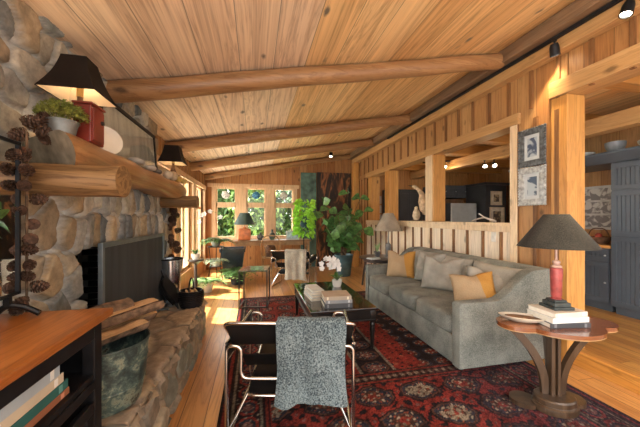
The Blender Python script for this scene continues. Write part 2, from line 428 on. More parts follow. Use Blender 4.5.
def _tub():
    s = NT('weathered_tub', .5, .25); tc = s.n('ShaderNodeTexCoord'); a = s.n('ShaderNodeTexNoise', i_Scale=9.0, i_Detail=7.0, i_Roughness=.72, i_Distortion=.15); s.l(tc.outputs['Object'], a.inputs['Vector'])
    s.col(s.ramp(a.outputs['Fac'], [(.30, (.012, .014, .015)), (.45, (.05, .075, .07)), (.52, (.10, .15, .13)), (.58, (.30, .34, .25)), (.64, (.07, .055, .035)), (.75, (.03, .03, .028))])); s.bump(a.outputs['Fac'], .3, .006); return s.m
M['tub'] = _tub()
M['bark'] = plain('bark', (.16, .10, .06), .95, var=.7, scale=22, bump=.9, bscale=50)
M['split'] = wood('split_log_face', [(.55, .36, .19), (.70, .50, .30)], along=0, across=2, rough=.8, knots=0, grain=.5)
M['cone'] = plain('pinecone_scale', (.105, .055, .034), .75, var=.6, scale=40)
M['leafy'] = plain('glossy_leaf', (.085, .20, .055), .35, var=.6, scale=14)
M['fern'] = plain('fern_green', (.12, .26, .07), .5, var=.6, scale=14)
M['lime'] = plain('lime_leaf', (.32, .68, .06), .45, var=.4, scale=14)
M['thyme'] = plain('olive_sprig', (.26, .29, .06), .6, var=.65, scale=40)
M['petal'] = plain('white_petal', (.88, .86, .83), .5, var=.05)
M['ceramic'] = plain('white_ceramic', (.78, .76, .70), .25, var=.08)
M['orange'] = plain('orange_ceramic', (.55, .17, .06), .3, var=.3, scale=10)
M['soil'] = plain('soil', (.035, .025, .018), .95, var=.5, scale=40)
M['navy'] = plain('navy_glaze', (.025, .035, .05), .3, var=.4, scale=6)
M['teal'] = plain('teal_glaze', (.05, .11, .13), .35, var=.4, scale=6)
M['verdigris'] = plain('verdigris_panel', (.075, .15, .125), .5, var=.6, scale=6)
M['brown'] = plain('brown_basket', (.14, .07, .035), .7, var=.5, scale=30, bump=.5, bscale=70)
M['cane'] = plain('bentwood', (.36, .20, .08), .35, var=.3)
M['paper'] = plain('page_paper', (.72, .68, .58), .85, var=.08, scale=30)
M['glass'] = glass('window_glass')
M['bulb'] = emit('warm_bulb', (1, .78, .5), 7)
M['spotglow'] = emit('spot_lens', (1, .86, .66), 22)
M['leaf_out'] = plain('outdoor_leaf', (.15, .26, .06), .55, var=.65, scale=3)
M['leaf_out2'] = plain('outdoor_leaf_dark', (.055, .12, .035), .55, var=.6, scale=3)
M['trunk'] = plain('tree_bark', (.11, .08, .055), .95, var=.5, scale=8)
M['grass'] = plain('lawn', (.16, .24, .06), .9, var=.5, scale=3)
def bookmat(n, c): return plain('book_' + n, c, .55, var=.12, scale=6)

# ---------------------------------------------------------------- SETTING
XL, XR, YB = -1.31, 2.95, 8.3           # left wall, right wall, back wall
CX = -1.2                               # face of the chimney breast
def zc(x): return 2.57 + .185 * (x + 1.2)
# floor
b = B(); box2(b, (-1.75, -1.6, -.12), (2.97, YB + .2, 0)); struct('floor', b, M['floor'])
# ceiling, one sloping slab of planks
b = B(); prism(b, [(-2.0, zc(-2.0)), (3.2, zc(3.2)), (3.2, zc(3.2) + .14), (-2.0, zc(-2.0) + .14)], 1, -1.2, YB + .25); struct('ceiling', b, M['ceil'])
# back wall
b = B()
def bk(x0, x1, z0, z1, y0=YB, y1=YB + .16): box2(b, (x0, y0, z0), (x1, y1, z1))
bk(XL - .12, XR + .2, 0, .84); bk(XL - .12, -1.06, .84, 2.26); bk(1.10, XR + .2, .84, 2.26)
prism(b, [(XL - .12, 2.26), (XR + .2, 2.26), (XR + .2, zc(XR + .2)), (XL - .12, zc(XL - .12))], 1, YB, YB + .16)
for k in range(19):                     # battens above the windows and beside the door panels
    x = -1.2 + k * .225
    if x < 1.2: box2(b, (x - .022, YB - .022, 2.34), (x + .022, YB + .01, zc(x) - .01))
    else: box2(b, (x - .022, YB - .022, .14), (x + .022, YB + .01, zc(x) - .01))
struct('wall_back', b, M['wallwood_x'])
b = B(); box2(b, (-1.25, YB - .05, 2.24), (1.24, YB + .02, 2.34), .006); box2(b, (-1.25, YB - .07, .80), (1.24, YB + .02, .85), .006)
struct('trim_1', b, M['trimw'])
b = B()
for x0, x1 in ((-1.14, -1.04), (-.51, -.23), (.29, .54), (1.08, 1.18)): box2(b, (x0, YB - .03, .85), (x1, YB + .14, 2.25), .006)
struct('trim_2', b, M['trimw'])
for k, (x0, x1) in enumerate(((-1.04, -.51), (-.23, .29), (.54, 1.08))):
    b = B()
    for z0, z1 in ((.85, .90), (1.69, 1.83), (2.20, 2.245)): box2(b, (x0, YB + .01, z0), (x1, YB + .09, z1), .004)
    for xa, xb in ((x0, x0 + .035), (x1 - .035, x1)): box2(b, (xa, YB + .01, .85), (xb, YB + .09, 2.245), .004)
    w = struct('window_%d' % (k + 1), b, M['trimw'])
    for z0, z1 in ((.90, 1.69), (1.83, 2.20)):
        g = B(); box2(g, (x0 + .035, YB + .045, z0), (x1 - .035, YB + .05, z1)); o = finish('window_pane', g, M['glass']); o.parent = w
# left wall beyond the chimney: a glazed door and two tall windows
LW = [(4.30, 5.25), (5.55, 6.65), (6.90, 8.05)]
b = B()
def lf(y0, y1, z0, z1): box2(b, (XL - .16, y0, z0), (XL, y1, z1))
lf(4.0, 4.30, 0, 2.2); lf(5.25, 5.55, 0, 2.2); lf(6.65, 6.90, 0, 2.2); lf(8.05, YB + .16, 0, 2.2)
lf(5.55, 6.65, 0, .35); lf(6.90, 8.05, 0, .35)
lf(4.0, YB + .16, 2.2, zc(XL) + .01)
y = 4.06
while y < 8.2:
    box2(b, (XL - .01, y - .02, 2.26), (XL + .022, y + .02, zc(XL) - .01)); y += .21
struct('wall_left', b, M['wallwood_y'])
b = B(); box2(b, (XL - .01, 4.02, 2.15), (XL + .035, 8.28, 2.25), .005)
for y0, y1 in ((4.18, 4.30), (5.25, 5.37), (5.43, 5.55), (6.65, 6.76), (6.79, 6.90), (8.05, 8.17)): box2(b, (XL - .01, y0, .0), (XL + .03, y1, 2.15), .004)
struct('trim_3', b, M['trimw'])
doorm = wood('pale_door', [(.70, .60, .48), (.78, .69, .57)], along=2, across=1, rough=.5, knots=.2, grain=.25)
b = B()
y0, y1 = LW[0]
box2(b, (XL - .12, y0, 0.004), (XL - .07, y0 + .12, 2.2), .004); box2(b, (XL - .12, y1 - .12, 0.004), (XL - .07, y1, 2.2), .004)
for z0, z1 in ((.004, .24), (1.02, 1.10), (2.05, 2.2)): box2(b, (XL - .12, y0 + .12, z0), (XL - .07, y1 - .12, z1), .004)
d = struct('door_1', b, doorm)
for z0, z1 in ((.24, 1.02), (1.10, 2.05)):
    g = B(); box2(g, (XL - .098, y0 + .12, z0), (XL - .093, y1 - .12, z1)); o = finish('door_pane', g, M['glass']); o.parent = d
g = B(); tube(g, smooth_path([(XL - .07, y1 - .06, 1.0), (XL - .02, y1 - .06, 1.0), (XL - .02, y1 - .17, 1.0)], .02), .009); o = finish('door_handle', g, M['blackmetal'], True); o.parent = d
for z in (.3, 1.1, 1.9):
    g = B(); box2(g, (XL - .07, y0 - .0, z - .05), (XL - .062, y0 + .05, z + .05)); o = finish('hinge', g, M['blackmetal']); o.parent = d
for k, (y0, y1) in enumerate(LW[1:]):
    b = B(); ym = (y0 + y1) / 2
    for ya, yb in ((y0, y0 + .06), (ym - .03, ym + .03), (y1 - .06, y1)): box2(b, (XL - .13, ya, .35), (XL - .06, yb, 2.2), .004)
    for z0, z1 in ((.35, .42), (1.62, 1.68), (2.13, 2.2)): box2(b, (XL - .13, y0, z0), (XL - .06, y1, z1), .004)
    w = struct('window_%d' % (k + 4), b, M['trimw'])
    for ya, yb in ((y0 + .06, ym - .03), (ym + .03, y1 - .06)):
        g = B(); box2(g, (XL - .1, ya, .42), (XL - .095, yb, 2.13)); o = finish('window_pane', g, M['glass']); o.parent = w
# wall behind the chimney (hidden by the stone) closes the building
b = B(); box2(b, (-2.0, .1, 0), (-1.86, 4.0, zc(-1.9))); box2(b, (-2.0, 3.93, 0), (XL, 4.0, zc(XL) - .005)); struct('wall_chimney', b, M['wallwood_y'])

# right wall: knee wall, posts, header, boarded band, ledger
WT = .19
KZ = 1.30
b = B(); box2(b, (XR, 2.83, 0), (XR + WT, 7.36, KZ)); struct('wall_knee', b, M['knee'])
b = B(); y = 2.98
while y < 7.3:
    box2(b, (XR - .022, y - .017, .1), (XR + .005, y + .017, KZ - .03)); y += .29
o = finish('knee_battens', b, M['batten']); o.name = 'trim_4'; o['kind'] = 'structure'
b = B(); box2(b, (XR - .035, 2.83, KZ), (XR + WT + .03, 7.36, KZ + .04), .006); box2(b, (XR - .025, 2.84, KZ - .07), (XR + .002, 7.36, KZ), .003); struct('trim_5', b, M['palepost'])
HZ0, HZ1 = 2.47, 2.60
b = B()
prism(b, [(2.215, 0), (2.83, 0), (2.83, HZ0 + .012), (2.215, HZ0 + .012)], 0, XR, XR + WT)                   # picture panel beside the near opening
box2(b, (XR, 7.36, 0), (XR + WT, YB, HZ0))
box2(b, (XR, -1.2, HZ0 + .15), (XR + WT, 2.2, zc(XR)))
box2(b, (XR, 2.215, HZ0 + .012), (XR + WT, YB, zc(XR)))
struct('wall_right', b, M['wallwood_y'])
b = B(); y = -.9
while y < 8.2:
    box2(b, (XR - .024, y - .017, HZ1 - .01), (XR + .005, y + .017, 3.02)); y += .29
for y in (2.30, 2.53, 2.76): box2(b, (XR - .024, y - .022, .1), (XR + .005, y + .022, HZ0 + .01))
for y in (7.5, 7.73, 7.96): box2(b, (XR - .024, y - .022, .1), (XR + .005, y + .022, HZ0 + .01))
struct('trim_6', b, M['batten'])  # dark batten colour stands in for the shadow along their sides
b = B(); box2(b, (XR - .035, 2.72, HZ0), (XR + WT + .01, 7.40, HZ1), .008); struct('trim_7', b, M['header'])
b = B(); box2(b, (XR - .05, -1.15, 2.60), (XR + WT + .02, 2.36, 2.76), .008); struct('trim_8', b, M['header'])
n = 9
def post(n, y0, y1, z0, z1, m, x0=XR - .03, x1=XR + WT + .01):
    b = B(); box2(b, (x0, y0, z0), (x1, y1, z1), .008); return struct('trim_%d' % n, b, M[m])
post(9, 4.33, 4.56, KZ + .04, HZ0, 'post'); post(10, 5.98, 6.2, KZ + .04, HZ0, 'post'); post(11, 6.98, 7.2, KZ + .04, HZ0, 'post')
post(12, 2.2, 2.36, .0, 2.60, 'post', XR - .02, XR + WT + .012); post(13, 2.74, 2.84, .0, HZ0, 'palepost')
b = B(); box2(b, (XR - .04, 4.36, KZ + .045), (XR - .028, 4.55, HZ0 - .005)); struct('trim_14', b, M['palepost'])  # pale sheet over the post paints its room-side face as lit
post(15, 7.9, 8.12, 0, 3.0, 'post', XR - .18, XR - .03)
b = B(); box2(b, (2.70, -1.15, 3.14), (2.93, YB - .03, zc(2.70) - .005), .012); struct('trim_16', b, M['ledger'])
b = B(); box2(b, (2.83, -1.15, 3.00), (2.955, YB - .03, 3.15), .01); struct('trim_17', b, M['header'])
# step, kitchen floor, walls, ceiling and beams
b = B(); box2(b, (2.98, -1.6, -.12), (7.3, 7.8, .13)); struct('floor_kitchen', b, M['kfloor'])
b = B(); box2(b, (2.955, -1.6, .115), (3.0, 2.19, .145), .008); box2(b, (2.965, -1.6, 0), (2.99, 2.19, .115)); struct('trim_18', b, wood('step_riser', [(.55, .27, .07), (.66, .36, .11)], along=1, across=2, rough=.35, knots=.4, grain=.5))
b = B(); box2(b, (3.14, 7.6, .13), (7.2, 7.75, 2.9)); struct('wall_kitchen_back', b, M['wallwood_x'])
b = B(); box2(b, (5.26, 1.2, .13), (5.4, 4.5, 2.9)); struct('wall_kitchen_right', b, M['wallwood_y'])
b = B(); box2(b, (7.05, 4.4, .13), (7.2, 7.6, 2.9)); box2(b, (5.4, 4.36, .13), (7.2, 4.5, 2.9)); struct('wall_kitchen_far', b, M['wallwood_y'])
b = B(); box2(b, (3.14, -1.2, 2.9), (7.2, 7.75, 3.0)); struct('ceiling_kitchen', b, M['ceil'])
ybm = [1.25, 2.15, 3.3, 4.25, 5.2, 6.3, 7.2]
klabs = ['first', 'second', 'third', 'fourth', 'fifth', 'sixth', 'seventh']
for k, y in enumerate(ybm):
    b = B(); box2(b, (-2.0, -.08, 0), (2.0, .08, .2), .01)
    single('ceiling_beam', b, M['klog'], 'square honey timber beam across the kitchen ceiling, %s from the camera' % klabs[k], 'beam', (5.16, y, 2.7), group='kitchen ceiling beams')
b = B(); box2(b, (-.09, -3.2, 0), (.09, 3.2, .2), .01)
single('crossbeam', b, M['header'], 'long timber carrying the kitchen beams above the fridge side', 'beam', (4.4, 4.3, 2.5))
# peeled log beams under the sloping ceiling
ang = math.atan(.185)
for k, (yy, rr, lab) in enumerate(((2.80, .088, 'peeled log ceiling beam nearest the camera'), (4.77, .088, 'second peeled log ceiling beam, in front of the far windows'), (6.42, .085, 'third peeled log ceiling beam, with a small spotlight'), (8.08, .075, 'farthest peeled log beam, tight against the windowed wall'))):
    b = B(); x0, x1 = -1.30, 2.74; pts = []; rad = []
    for i in range(25):
        x = x0 + (x1 - x0) * i / 24
        pts.append((x, .010 * math.sin(i * .5 + k), zc(x) - rr * 1.02 - .01 + .002 * math.sin(i * 1.3 + k))); rad.append(rr * (1.04 - .10 * i / 24 + .010 * math.sin(i * 1.1 + k)))
    tube(b, pts, rr, 18, taper=rad)
    single('log_beam', b, M['log'], lab, 'beam', (0, yy, 0), smooth=True, group='log beams under the sloping ceiling')

# ---------------------------------------------------------------- STONE FIREPLACE
fp = thing('stone_fireplace', 'river stone fireplace with dark opening and raised stone hearth', 'fireplace', (0, 0, 0))
def stones(ny, nz, y0, y1, z0, z1, seeds, palette, mortar, depth, keep, jitter=.01, mort=.035):
    """height field of rounded stones: returns arrays of offset, colour"""
    ys = np.linspace(y0, y1, ny); zs = np.linspace(z0, z1, nz)
    Yg, Zg = np.meshgrid(ys, zs, indexing='ij')
    wy = Yg + .014 * np.sin(Zg * 21 + 2 * np.sin(Yg * 13)); wz = Zg +   .014 * np.sin(Yg * 19 + 2 * np.sin(Zg * 11))
    D1 = np.full(Yg.shape, 9.0); D2 = np.full(Yg.shape, 9.0); I1 = np.zeros(Yg.shape, int)
    for i, (sy, sz, ay, az, an) in enumerate(seeds):
        c, s = math.cos(an), math.sin(an)
        dy = wy - sy; dz = wz - sz
        d = np.sqrt(((dy * c + dz * s) / ay) ** 2 + ((-dy * s + dz * c) / az) ** 2)
        m1 = d < D1
        D2 = np.where(m1, D1, np.minimum(D2, d)); I1 = np.where(m1, i, I1); D1 = np.where(m1, d, D1)
    g = (D2 - D1)
    h = np.clip((g - .17) / .30, 0, 1); h = np.sqrt(1 - (1 - h) ** 2)
    h = h + 0
    hv = rng.uniform(.75, 1.25, len(seeds))
    off = depth * h * hv[I1] + .012 * np.sin(Yg * 9 + I1) * np.sin(Zg * 8 + 2 * I1) * h + rng.normal(0, .0012, Yg.shape)
    cols = palette[rng.integers(0, len(palette), len(seeds))] * rng.uniform(.75, 1.2, (len(seeds), 1))
    col = cols[I1] * (1 + .16 * np.sin(Yg * 37 + I1)[..., None] * np.sin(Zg * 29 + 2 * I1)[..., None])
    mt = np.clip((g - .17) / .09, 0, 1)[..., None]
    col = np.array(mortar) * (1 - mt) + col * mt
    return ys, zs, off, col
def field_obj(name, mat, parent, ys, zs, off, col, place, keep=None):
    ny, nz = off.shape
    verts = [place(ys[i], zs[j], off[i, j]) for i in range(ny) for j in range(nz)]
    faces = []
    for i in range(ny - 1):
        for j in range(nz - 1):
            if keep is not None and not keep((ys[i] + ys[i + 1]) / 2, (zs[j] + zs[j + 1]) / 2): continue
            faces.append((i * nz + j, (i + 1) * nz + j, (i + 1) * nz + j + 1, i * nz + j + 1))
    me = bpy.data.meshes.new(name); me.from_pydata(verts, [], faces)
    a = me.color_attributes.new('Col', 'FLOAT_COLOR', 'POINT')
    arr = np.ones((ny * nz, 4), np.float32); arr[:, :3] = np.clip(col.reshape(-1, 3), 0, 1); a.data.foreach_set('color', arr.ravel())
    for p in me.polygons: p.use_smooth = True
    me.materials.append(mat); me.validate(); me.update()
    o = bpy.data.objects.new(name, me); C.objects.link(o); o.parent = parent
    return o
FXL = -1.04; FO = (2.10, 3.50, 1.20)                   # fire opening y0, y1, top
seeds = []
random.seed(21)
def scatter(y0, y1, z0, z1, dmin, tries, a, b_, test=None):
    for _ in range(tries):
        y = random.uniform(y0, y1); z = random.uniform(z0, z1)
        if test and not test(y, z): continue
        s = random.uniform(.72, 1.2)
        if all(((y - q[0]) ** 2 + (z - q[1]) ** 2) > (dmin * (s * .5 + q[5] * .5)) ** 2 for q in seeds):
            seeds.append((y, z, a * s * random.uniform(.9, 1.15), b_ * s * random.uniform(.85, 1.12), random.uniform(-.7, .7), s))
lint = lambda y, z: 1.9 < y < 3.75 and FO[2] - .05 < z < 1.62
yy = 1.95
while yy < 3.7:                          # upright lintel stones over the opening, two courses
    seeds.append((yy, FO[2] + .10 + random.uniform(-.02, .02), .055, .14, random.uniform(-.12, .12), .6)); yy += random.uniform(.075, .12)
yy = 1.93
while yy < 3.7:
    seeds.append((yy, FO[2] + .33 + random.uniform(-.03, .03), .06, .11, random.uniform(-.2, .2), .6)); yy += random.uniform(.09, .14)
scatter(.1, 4.05, 0, 2.75, .185, 6000, .13, .125, lambda y, z: not lint(y, z))
pal = np.array([(.62, .56, .42), (.46, .45, .40), (.68, .60, .45), (.33, .36, .36), (.62, .48, .30), (.50, .40, .27), (.70, .65, .53), (.26, .29, .30)])
ys, zs, off, col = stones(390, 266, .1, 4.02, 0, 2.66, [s_[:5] for s_ in seeds], pal * .88, (.74, .76, .74), .05, None)
zcl = lambda z: min(z, zc(CX) + .0)
def keepf(y, z): return not (FO[0] < y < FO[1] and z < FO[2]) and z < zc(CX) + .02
field_obj('chimney_breast', M['stone'], fp, ys, zs, off, col, lambda y, z, o: (FXL - .055 + o if (z < 1.66 and y > 1.575) else CX - .055 + o, y, z), keepf)
b = B()                                   # solid core behind the stones
box2(b, (-1.85, .1, 0), (CX - .062, 1.575, 2.44)); box2(b, (-1.85, 1.575, 0), (FXL - .062, FO[0] - .005, 1.655)); box2(b, (-1.85, FO[1] + .005, 0), (FXL - .062, 3.92, 1.655)); box2(b, (-1.85, FO[0], FO[2] + .005), (FXL - .062, FO[1], 1.655)); box2(b, (-1.85, 1.575, 1.66), (CX - .062, 3.92, 2.44)); box2(b, (FXL - .4, 3.92, 0), (FXL - .062, 4.01, 1.655))
part('chimney_core', b, plain('mortar', (.40, .40, .38), .9), fp)
b = B()
for i in range(12):                       # firebox lined with courses of brick
    z = .42 + i * .066
    if z > FO[2]: break
    for j in range(3):
        o_ = .11 if i % 2 else 0
        ya = FXL - .07 - .2 * j - o_ * .5
        box2(b, (max(ya - .195, -1.84), FO[0] - .03, z), (ya, FO[0] + .012, z + .058), .004); box2(b, (max(ya - .195, -1.84), FO[1] - .012, z), (ya, FO[1] + .03, z + .058), .004)
    y = FO[0] + (.1 if i % 2 else 0)
    while y < FO[1] - .05:
        box2(b, (-1.86, y, z), (-1.80, min(y + .195, FO[1]), z + .058), .004); y += .205
box2(b, (-1.85, FO[0], FO[2] - .01), (FXL - .06, FO[1], FO[2] + .01))
part('firebox', b, M['brick'], fp)
# hearth: flat flagstones on top, rough edge stones in front
HX, HZ, HY0, HY1 = -.57, .42, 1.56, 3.72
seeds = []
scatter(HY0 - .1, HY1 + .1, CX - .1, HX + .1, .36, 900, .24, .2)
palh = np.array([(.50, .38, .26), (.56, .43, .29), (.46, .37, .28), (.53, .39, .24)])
ys, zs, off, col = stones(150, 54, HY0, HY1, CX - .66, HX, [s_[:5] for s_ in seeds], palh, (.30, .25, .20), .014, None)
edge = np.clip((HX - zs) / .05, 0, 1)[None, :]
field_obj('hearth_top', M['hearth'], fp, ys, zs, off, col, lambda y, x, o: (x + (.018 * math.sin(y * 17) + .012 * math.sin(y * 41) if x > HX - .02 else 0), y, HZ - .014 + o - (.06 if x > HX - .008 else .008 if x > HX - .03 else 0)))
seeds = []
scatter(HY0 - .1, HY1 + .1, -.05, .48, .2, 900, .15, .10)
palf = np.array([(.44, .36, .25), (.36, .31, .24), (.50, .40, .27), (.28, .30, .25)])
ys, zs, off, col = stones(160, 34, HY0, HY1, 0, HZ - .012, [s_[:5] for s_ in seeds], palf, (.40, .34, .26), .05, None)
field_obj('hearth_front', M['hearth'], fp, ys, zs, off, col, lambda y, z, o: (HX - .052 + o, y, z))
b = B(); box2(b, (CX - .65, HY0, 0), (HX - .02, HY1, HZ - .02)); part('hearth_core', b, M['stone'] if False else plain('hearth_mortar', (.36, .30, .23), .9, var=.4), fp)

# log mantel
MZ = 1.812; MY0, MY1 = 1.50, 3.83
mt = thing('log_mantel', 'long hewn log mantel on stub log brackets over the fireplace', 'mantel', (0, 0, 0))
b = B()
N = 40; ring = []
for i in range(N + 1):
    t = i / N; y = MY0 + (MY1 - MY0) * t
    # front edge swells and thins like a real log; the near end is hewn back on a slant
    xf = -.815 + .012 * math.sin(t * 9) + .01 * math.sin(t * 23)
    hh = .178 + .012 * math.sin(t * 7 + 1) + .008 * math.sin(t * 17)
    pts = [(CX - .02, MZ), ]
    for k in range(13):
        a = PI / 2 - k * PI / 12 * 1.15
        pts.append((xf - hh / 2 + math.cos(a) * hh / 2, MZ - hh / 2 + math.sin(a) * hh / 2))
    pts.append((CX - .02, MZ - hh))
    ring.append([b.verts.new((p[0], y + (.34 * max(0, (p[0] + .80) / -.40) * max(0, 1 - i / 8)), p[1])) for p in pts])
# slanted hewn near end: pull the lower, outer points forward along the log
for i in range(5):
    for v in ring[i]:
        low = (MZ - v.co.z) / .18
        v.co.y += .14 * low * (1 - i / 5) * .6
for a, d in zip(ring, ring[1:]):
    for k in range(len(a)): b.faces.new((a[k], a[(k + 1) % len(a)], d[(k + 1) % len(a)], d[k]))
cutp = [v.co.copy() for v in ring[0]]; b.faces.new(ring[0]); b.faces.new(ring[-1])
part('mantel_log', b, M['mantel'], mt, 35)
cb_ = B(); A_ = [cb_.verts.new(p + Vector((.001, -.0015, 0))) for p in cutp]; D_ = [cb_.verts.new(p + Vector((0, .003, 0))) for p in cutp]; cb_.faces.new(A_); cb_.faces.new(D_[::-1])
for i in range(len(A_)): cb_.faces.new((A_[i], D_[i], D_[(i + 1) % len(A_)], A_[(i + 1) % len(A_)]))
part('cut_end', cb_, plain('weathered_end_grain', (.27, .24, .18), .7, var=.35, scale=16, bump=.3), mt, label='grey weathered cut end')
for y, r_, xe in ((1.645, .078, -.645), (3.66, .072, -.66)):
    b = B(); pts = [(CX - .05 + (xe - CX + .05) * i / 10, y + .004 * math.sin(i), MZ - .163 - r_ + .012) for i in range(11)]
    tube(b, pts, r_, 24, taper=[r_ * (1 + .02 * math.sin(i * 2)) for i in range(11)])
    part('bracket', b, M['bracket'], mt, 45)

# ---------------------------------------------------------------- FIRE SCREEN
t = thing('fireplace_screen', 'wide dark mesh fireplace screen in a grey steel frame on the hearth', 'fire screen', (-.99, 2.84, HZ))
W2, H2 = .655, .815
b = B()
for y in (-W2, W2): box2(b, (-.015, y - .017, .0), (.015, y + .017, H2), .004)
for z in (.017, H2 - .017): box2(b, (-.015, -W2, z - .017), (.015, W2, z + .017), .004)
part('frame', b, M['screenframe'], t)
s = NT('woven_mesh', .55, .0); tc = s.n('ShaderNodeTexCoord'); mp = s.n('ShaderNodeMapping'); mp.inputs['Scale'].default_value = (1, 7, .8); s.l(tc.outputs['Object'], mp.inputs[0])
nz = s.n('ShaderNodeTexNoise', i_Scale=1.5, i_Detail=3.0); s.l(mp.outputs[0], nz.inputs[0]); s.col(s.ramp(nz.outputs['Fac'], [(.3, (.020, .026, .032)), (.7, (.055, .066, .078))]))
b = B(); box2(b, (-.004, -W2 + .03, .03), (.004, W2 - .03, H2 - .03)); part('mesh_panel', b, s.m, t)
for y in (-W2 + .12, W2 - .12):
    b = B(); box2(b, (-.10, y - .015, 0), (.09, y + .015, .018), .004); part('foot', b, M['screenframe'], t)

# ---------------------------------------------------------------- MANTEL THINGS
def shade_lamp(name, label, loc, w0, w1, h, zb, rz=0):
    t = thing(name, label, 'lamp', loc, rz)
    b = B(); lathe(b, [(.055, 0), (.06, .012), (.05, .02), (.022, .04), (.03, .08), (.036, .12), (.02, .17), (.014, zb - .02), (.012, zb + .04)], n=20); part('base', b, M['brown'], t, True)
    b = B(); lathe(b, [(.017, zb + .0), (.017, zb + .05), (.02, zb + .055)], n=16); part('socket', b, plain('brass_socket', (.5, .36, .15), .3, .9), t, True)
    b = B(); superell(b, (0, 0, zb + .095), (.06, .06, .085), 2, res=(16, 10)); part('bulb', b, M['bulb'], t, True)
    b = B(); frustum4(b, w0, w0, zb, w1, w1, zb + h, .003, 8, .13); sh = part('lamp_shade', b, M['blackshade'], t)
    b = B(); frustum4(b, w0 - .008, w0 - .008, zb + .002, w1 - .008, w1 - .008, zb + h - .002, .002, 8, .13); o = finish('shade_lining', b, M['cream']); o.parent = sh; o['label'] = 'cream lining'
    return t
shade_lamp('mantel_lamp', 'large square black shaded lamp on the near end of the mantel', (-1.00, 1.965, MZ), .28, .125, .215, .295)
shade_lamp('mantel_lamp', 'small square black shaded lamp at the far end of the mantel', (-.935, 3.69, MZ), .26, .15, .20, .225)
# herb plant in a zinc bucket
t = thing('potted_herb', 'bushy green herb in a zinc bucket on the near mantel end', 'plant', (-.95, 1.715, MZ + .001))
b = B(); lathe(b, [(0, 0), (.050, 0), (.066, .068), (.071, .068), (.071, .075), (.063, .075), (.058, .055), (0, .055)], n=28); part('bucket', b, M['zinc'], t, 30)
b = B(); lathe(b, [(0.0, .054), (.057, .055), (0, .06)], n=20); part('soil', b, M['soil'], t)
b = B(); random.seed(3)
for k in range(1500):
    a = random.uniform(0, 2 * PI); r = .10 * math.sqrt(random.random()); h = .075 + .10 * math.sqrt(max(0, 1 - (r / .106) ** 2)) * random.uniform(.25, 1.0)
    leaf(b, (r * math.cos(a), r * math.sin(a), h), (math.cos(a) * .6 + random.uniform(-.6, .6), math.sin(a) * .6 + random.uniform(-.6, .6), random.uniform(.1, 1)), random.uniform(.014, .026), .010, n=2)
part('foliage', b, M['thyme'], t)
b = B()
for k in range(14):
    a = k * 2.4; r = .05 * (k % 5) / 5
    tube(b, [(r * .5 * math.cos(a), r * .5 * math.sin(a), .07), (r * math.cos(a), r * math.sin(a), .125)], .0015, 5)
part('stem', b, M['thyme'], t)
# red box clock
t = thing('keepsake_box', 'dark red lacquer box standing under the near mantel lamp', 'box', (-.905, 1.87, MZ))
b = B(); box2(b, (-.045, -.07, 0), (.04, .07, .205), .006); part('body', b, M['redlacquer'], t)
b = B(); box2(b, (.04, -.058, .015), (.046, .058, .19), .002); d = part('door', b, M['redlacquer'], t)
b = B(); lathe(b, [(.0, 0), (.012, 0), (.012, .006), (.008, .012), (0, .012)], (.046, .03, .13), 14, rot=(0, PI / 2, 0)); o = finish('knob', b, M['blackmetal'], True); o.parent = d
b = B(); box2(b, (-.05, -.075, .205), (.048, .075, .218), .004); part('lid', b, M['redlacquer'], t)
# plate
t = thing('decorative_plate', 'white oval plate propped between the red box and the framed picture', 'plate', (-.985, 2.22, MZ), R(-48))
b = B(); lathe(b, [(0, 0), (.055, 0), (.085, .008), (.10, .014), (.10, .018), (.083, .012), (.053, .004), (0, .004)], (0, 0, .105), 32, rot=(0, R(78), 0)); part('dish', b, M['ceramic'], t, 30)
b = B(); box2(b, (-.06, -.04, 0), (.03, .04, .012), .003); box2(b, (-.055, -.01, .01), (-.045, .01, .10), .002); part('stand', b, M['blackwood'], t)
# framed picture leaning on the chimney
t = thing('framed_picture', 'wide black framed picture with a painted pale reflection leaning on the chimney stones', 'picture', (-1.085, 3.02, MZ + .001), 0); t.rotation_euler = (0, R(-4), 0)
w, h = .60, .52
b = B()
for y0, y1, z0, z1 in ((-w, w, 0, .035), (-w, w, h - .035, h), (-w, -w + .035, 0, h), (w - .035, w, 0, h)): box2(b, (-.012, y0, z0), (.014, y1, z1), .003)
part('frame', b, M['black'], t)
s = NT('reflection_print', .5); tc = s.n('ShaderNodeTexCoord'); mp = s.n('ShaderNodeMapping'); mp.inputs['Scale'].default_value = (1, 9, 1.2); s.l(tc.outputs['Object'], mp.inputs[0])  # pale tone puts the reflection on the glass into the print colour
nz = s.n('ShaderNodeTexNoise', i_Scale=1.6, i_Detail=2.0); s.l(mp.outputs[0], nz.inputs[0]); s.col(s.ramp(nz.outputs['Fac'], [(.35, (.42, .41, .38)), (.65, (.62, .60, .55))]))
b = B(); box2(b, (-.008, -w + .03, .03), (.002, w - .03, h - .03)); part('print', b, s.m, t)
b = B(); box2(b, (.005, -w + .03, .03), (.007, w - .03, h - .03)); part('glazing', b, M['glass'], t)
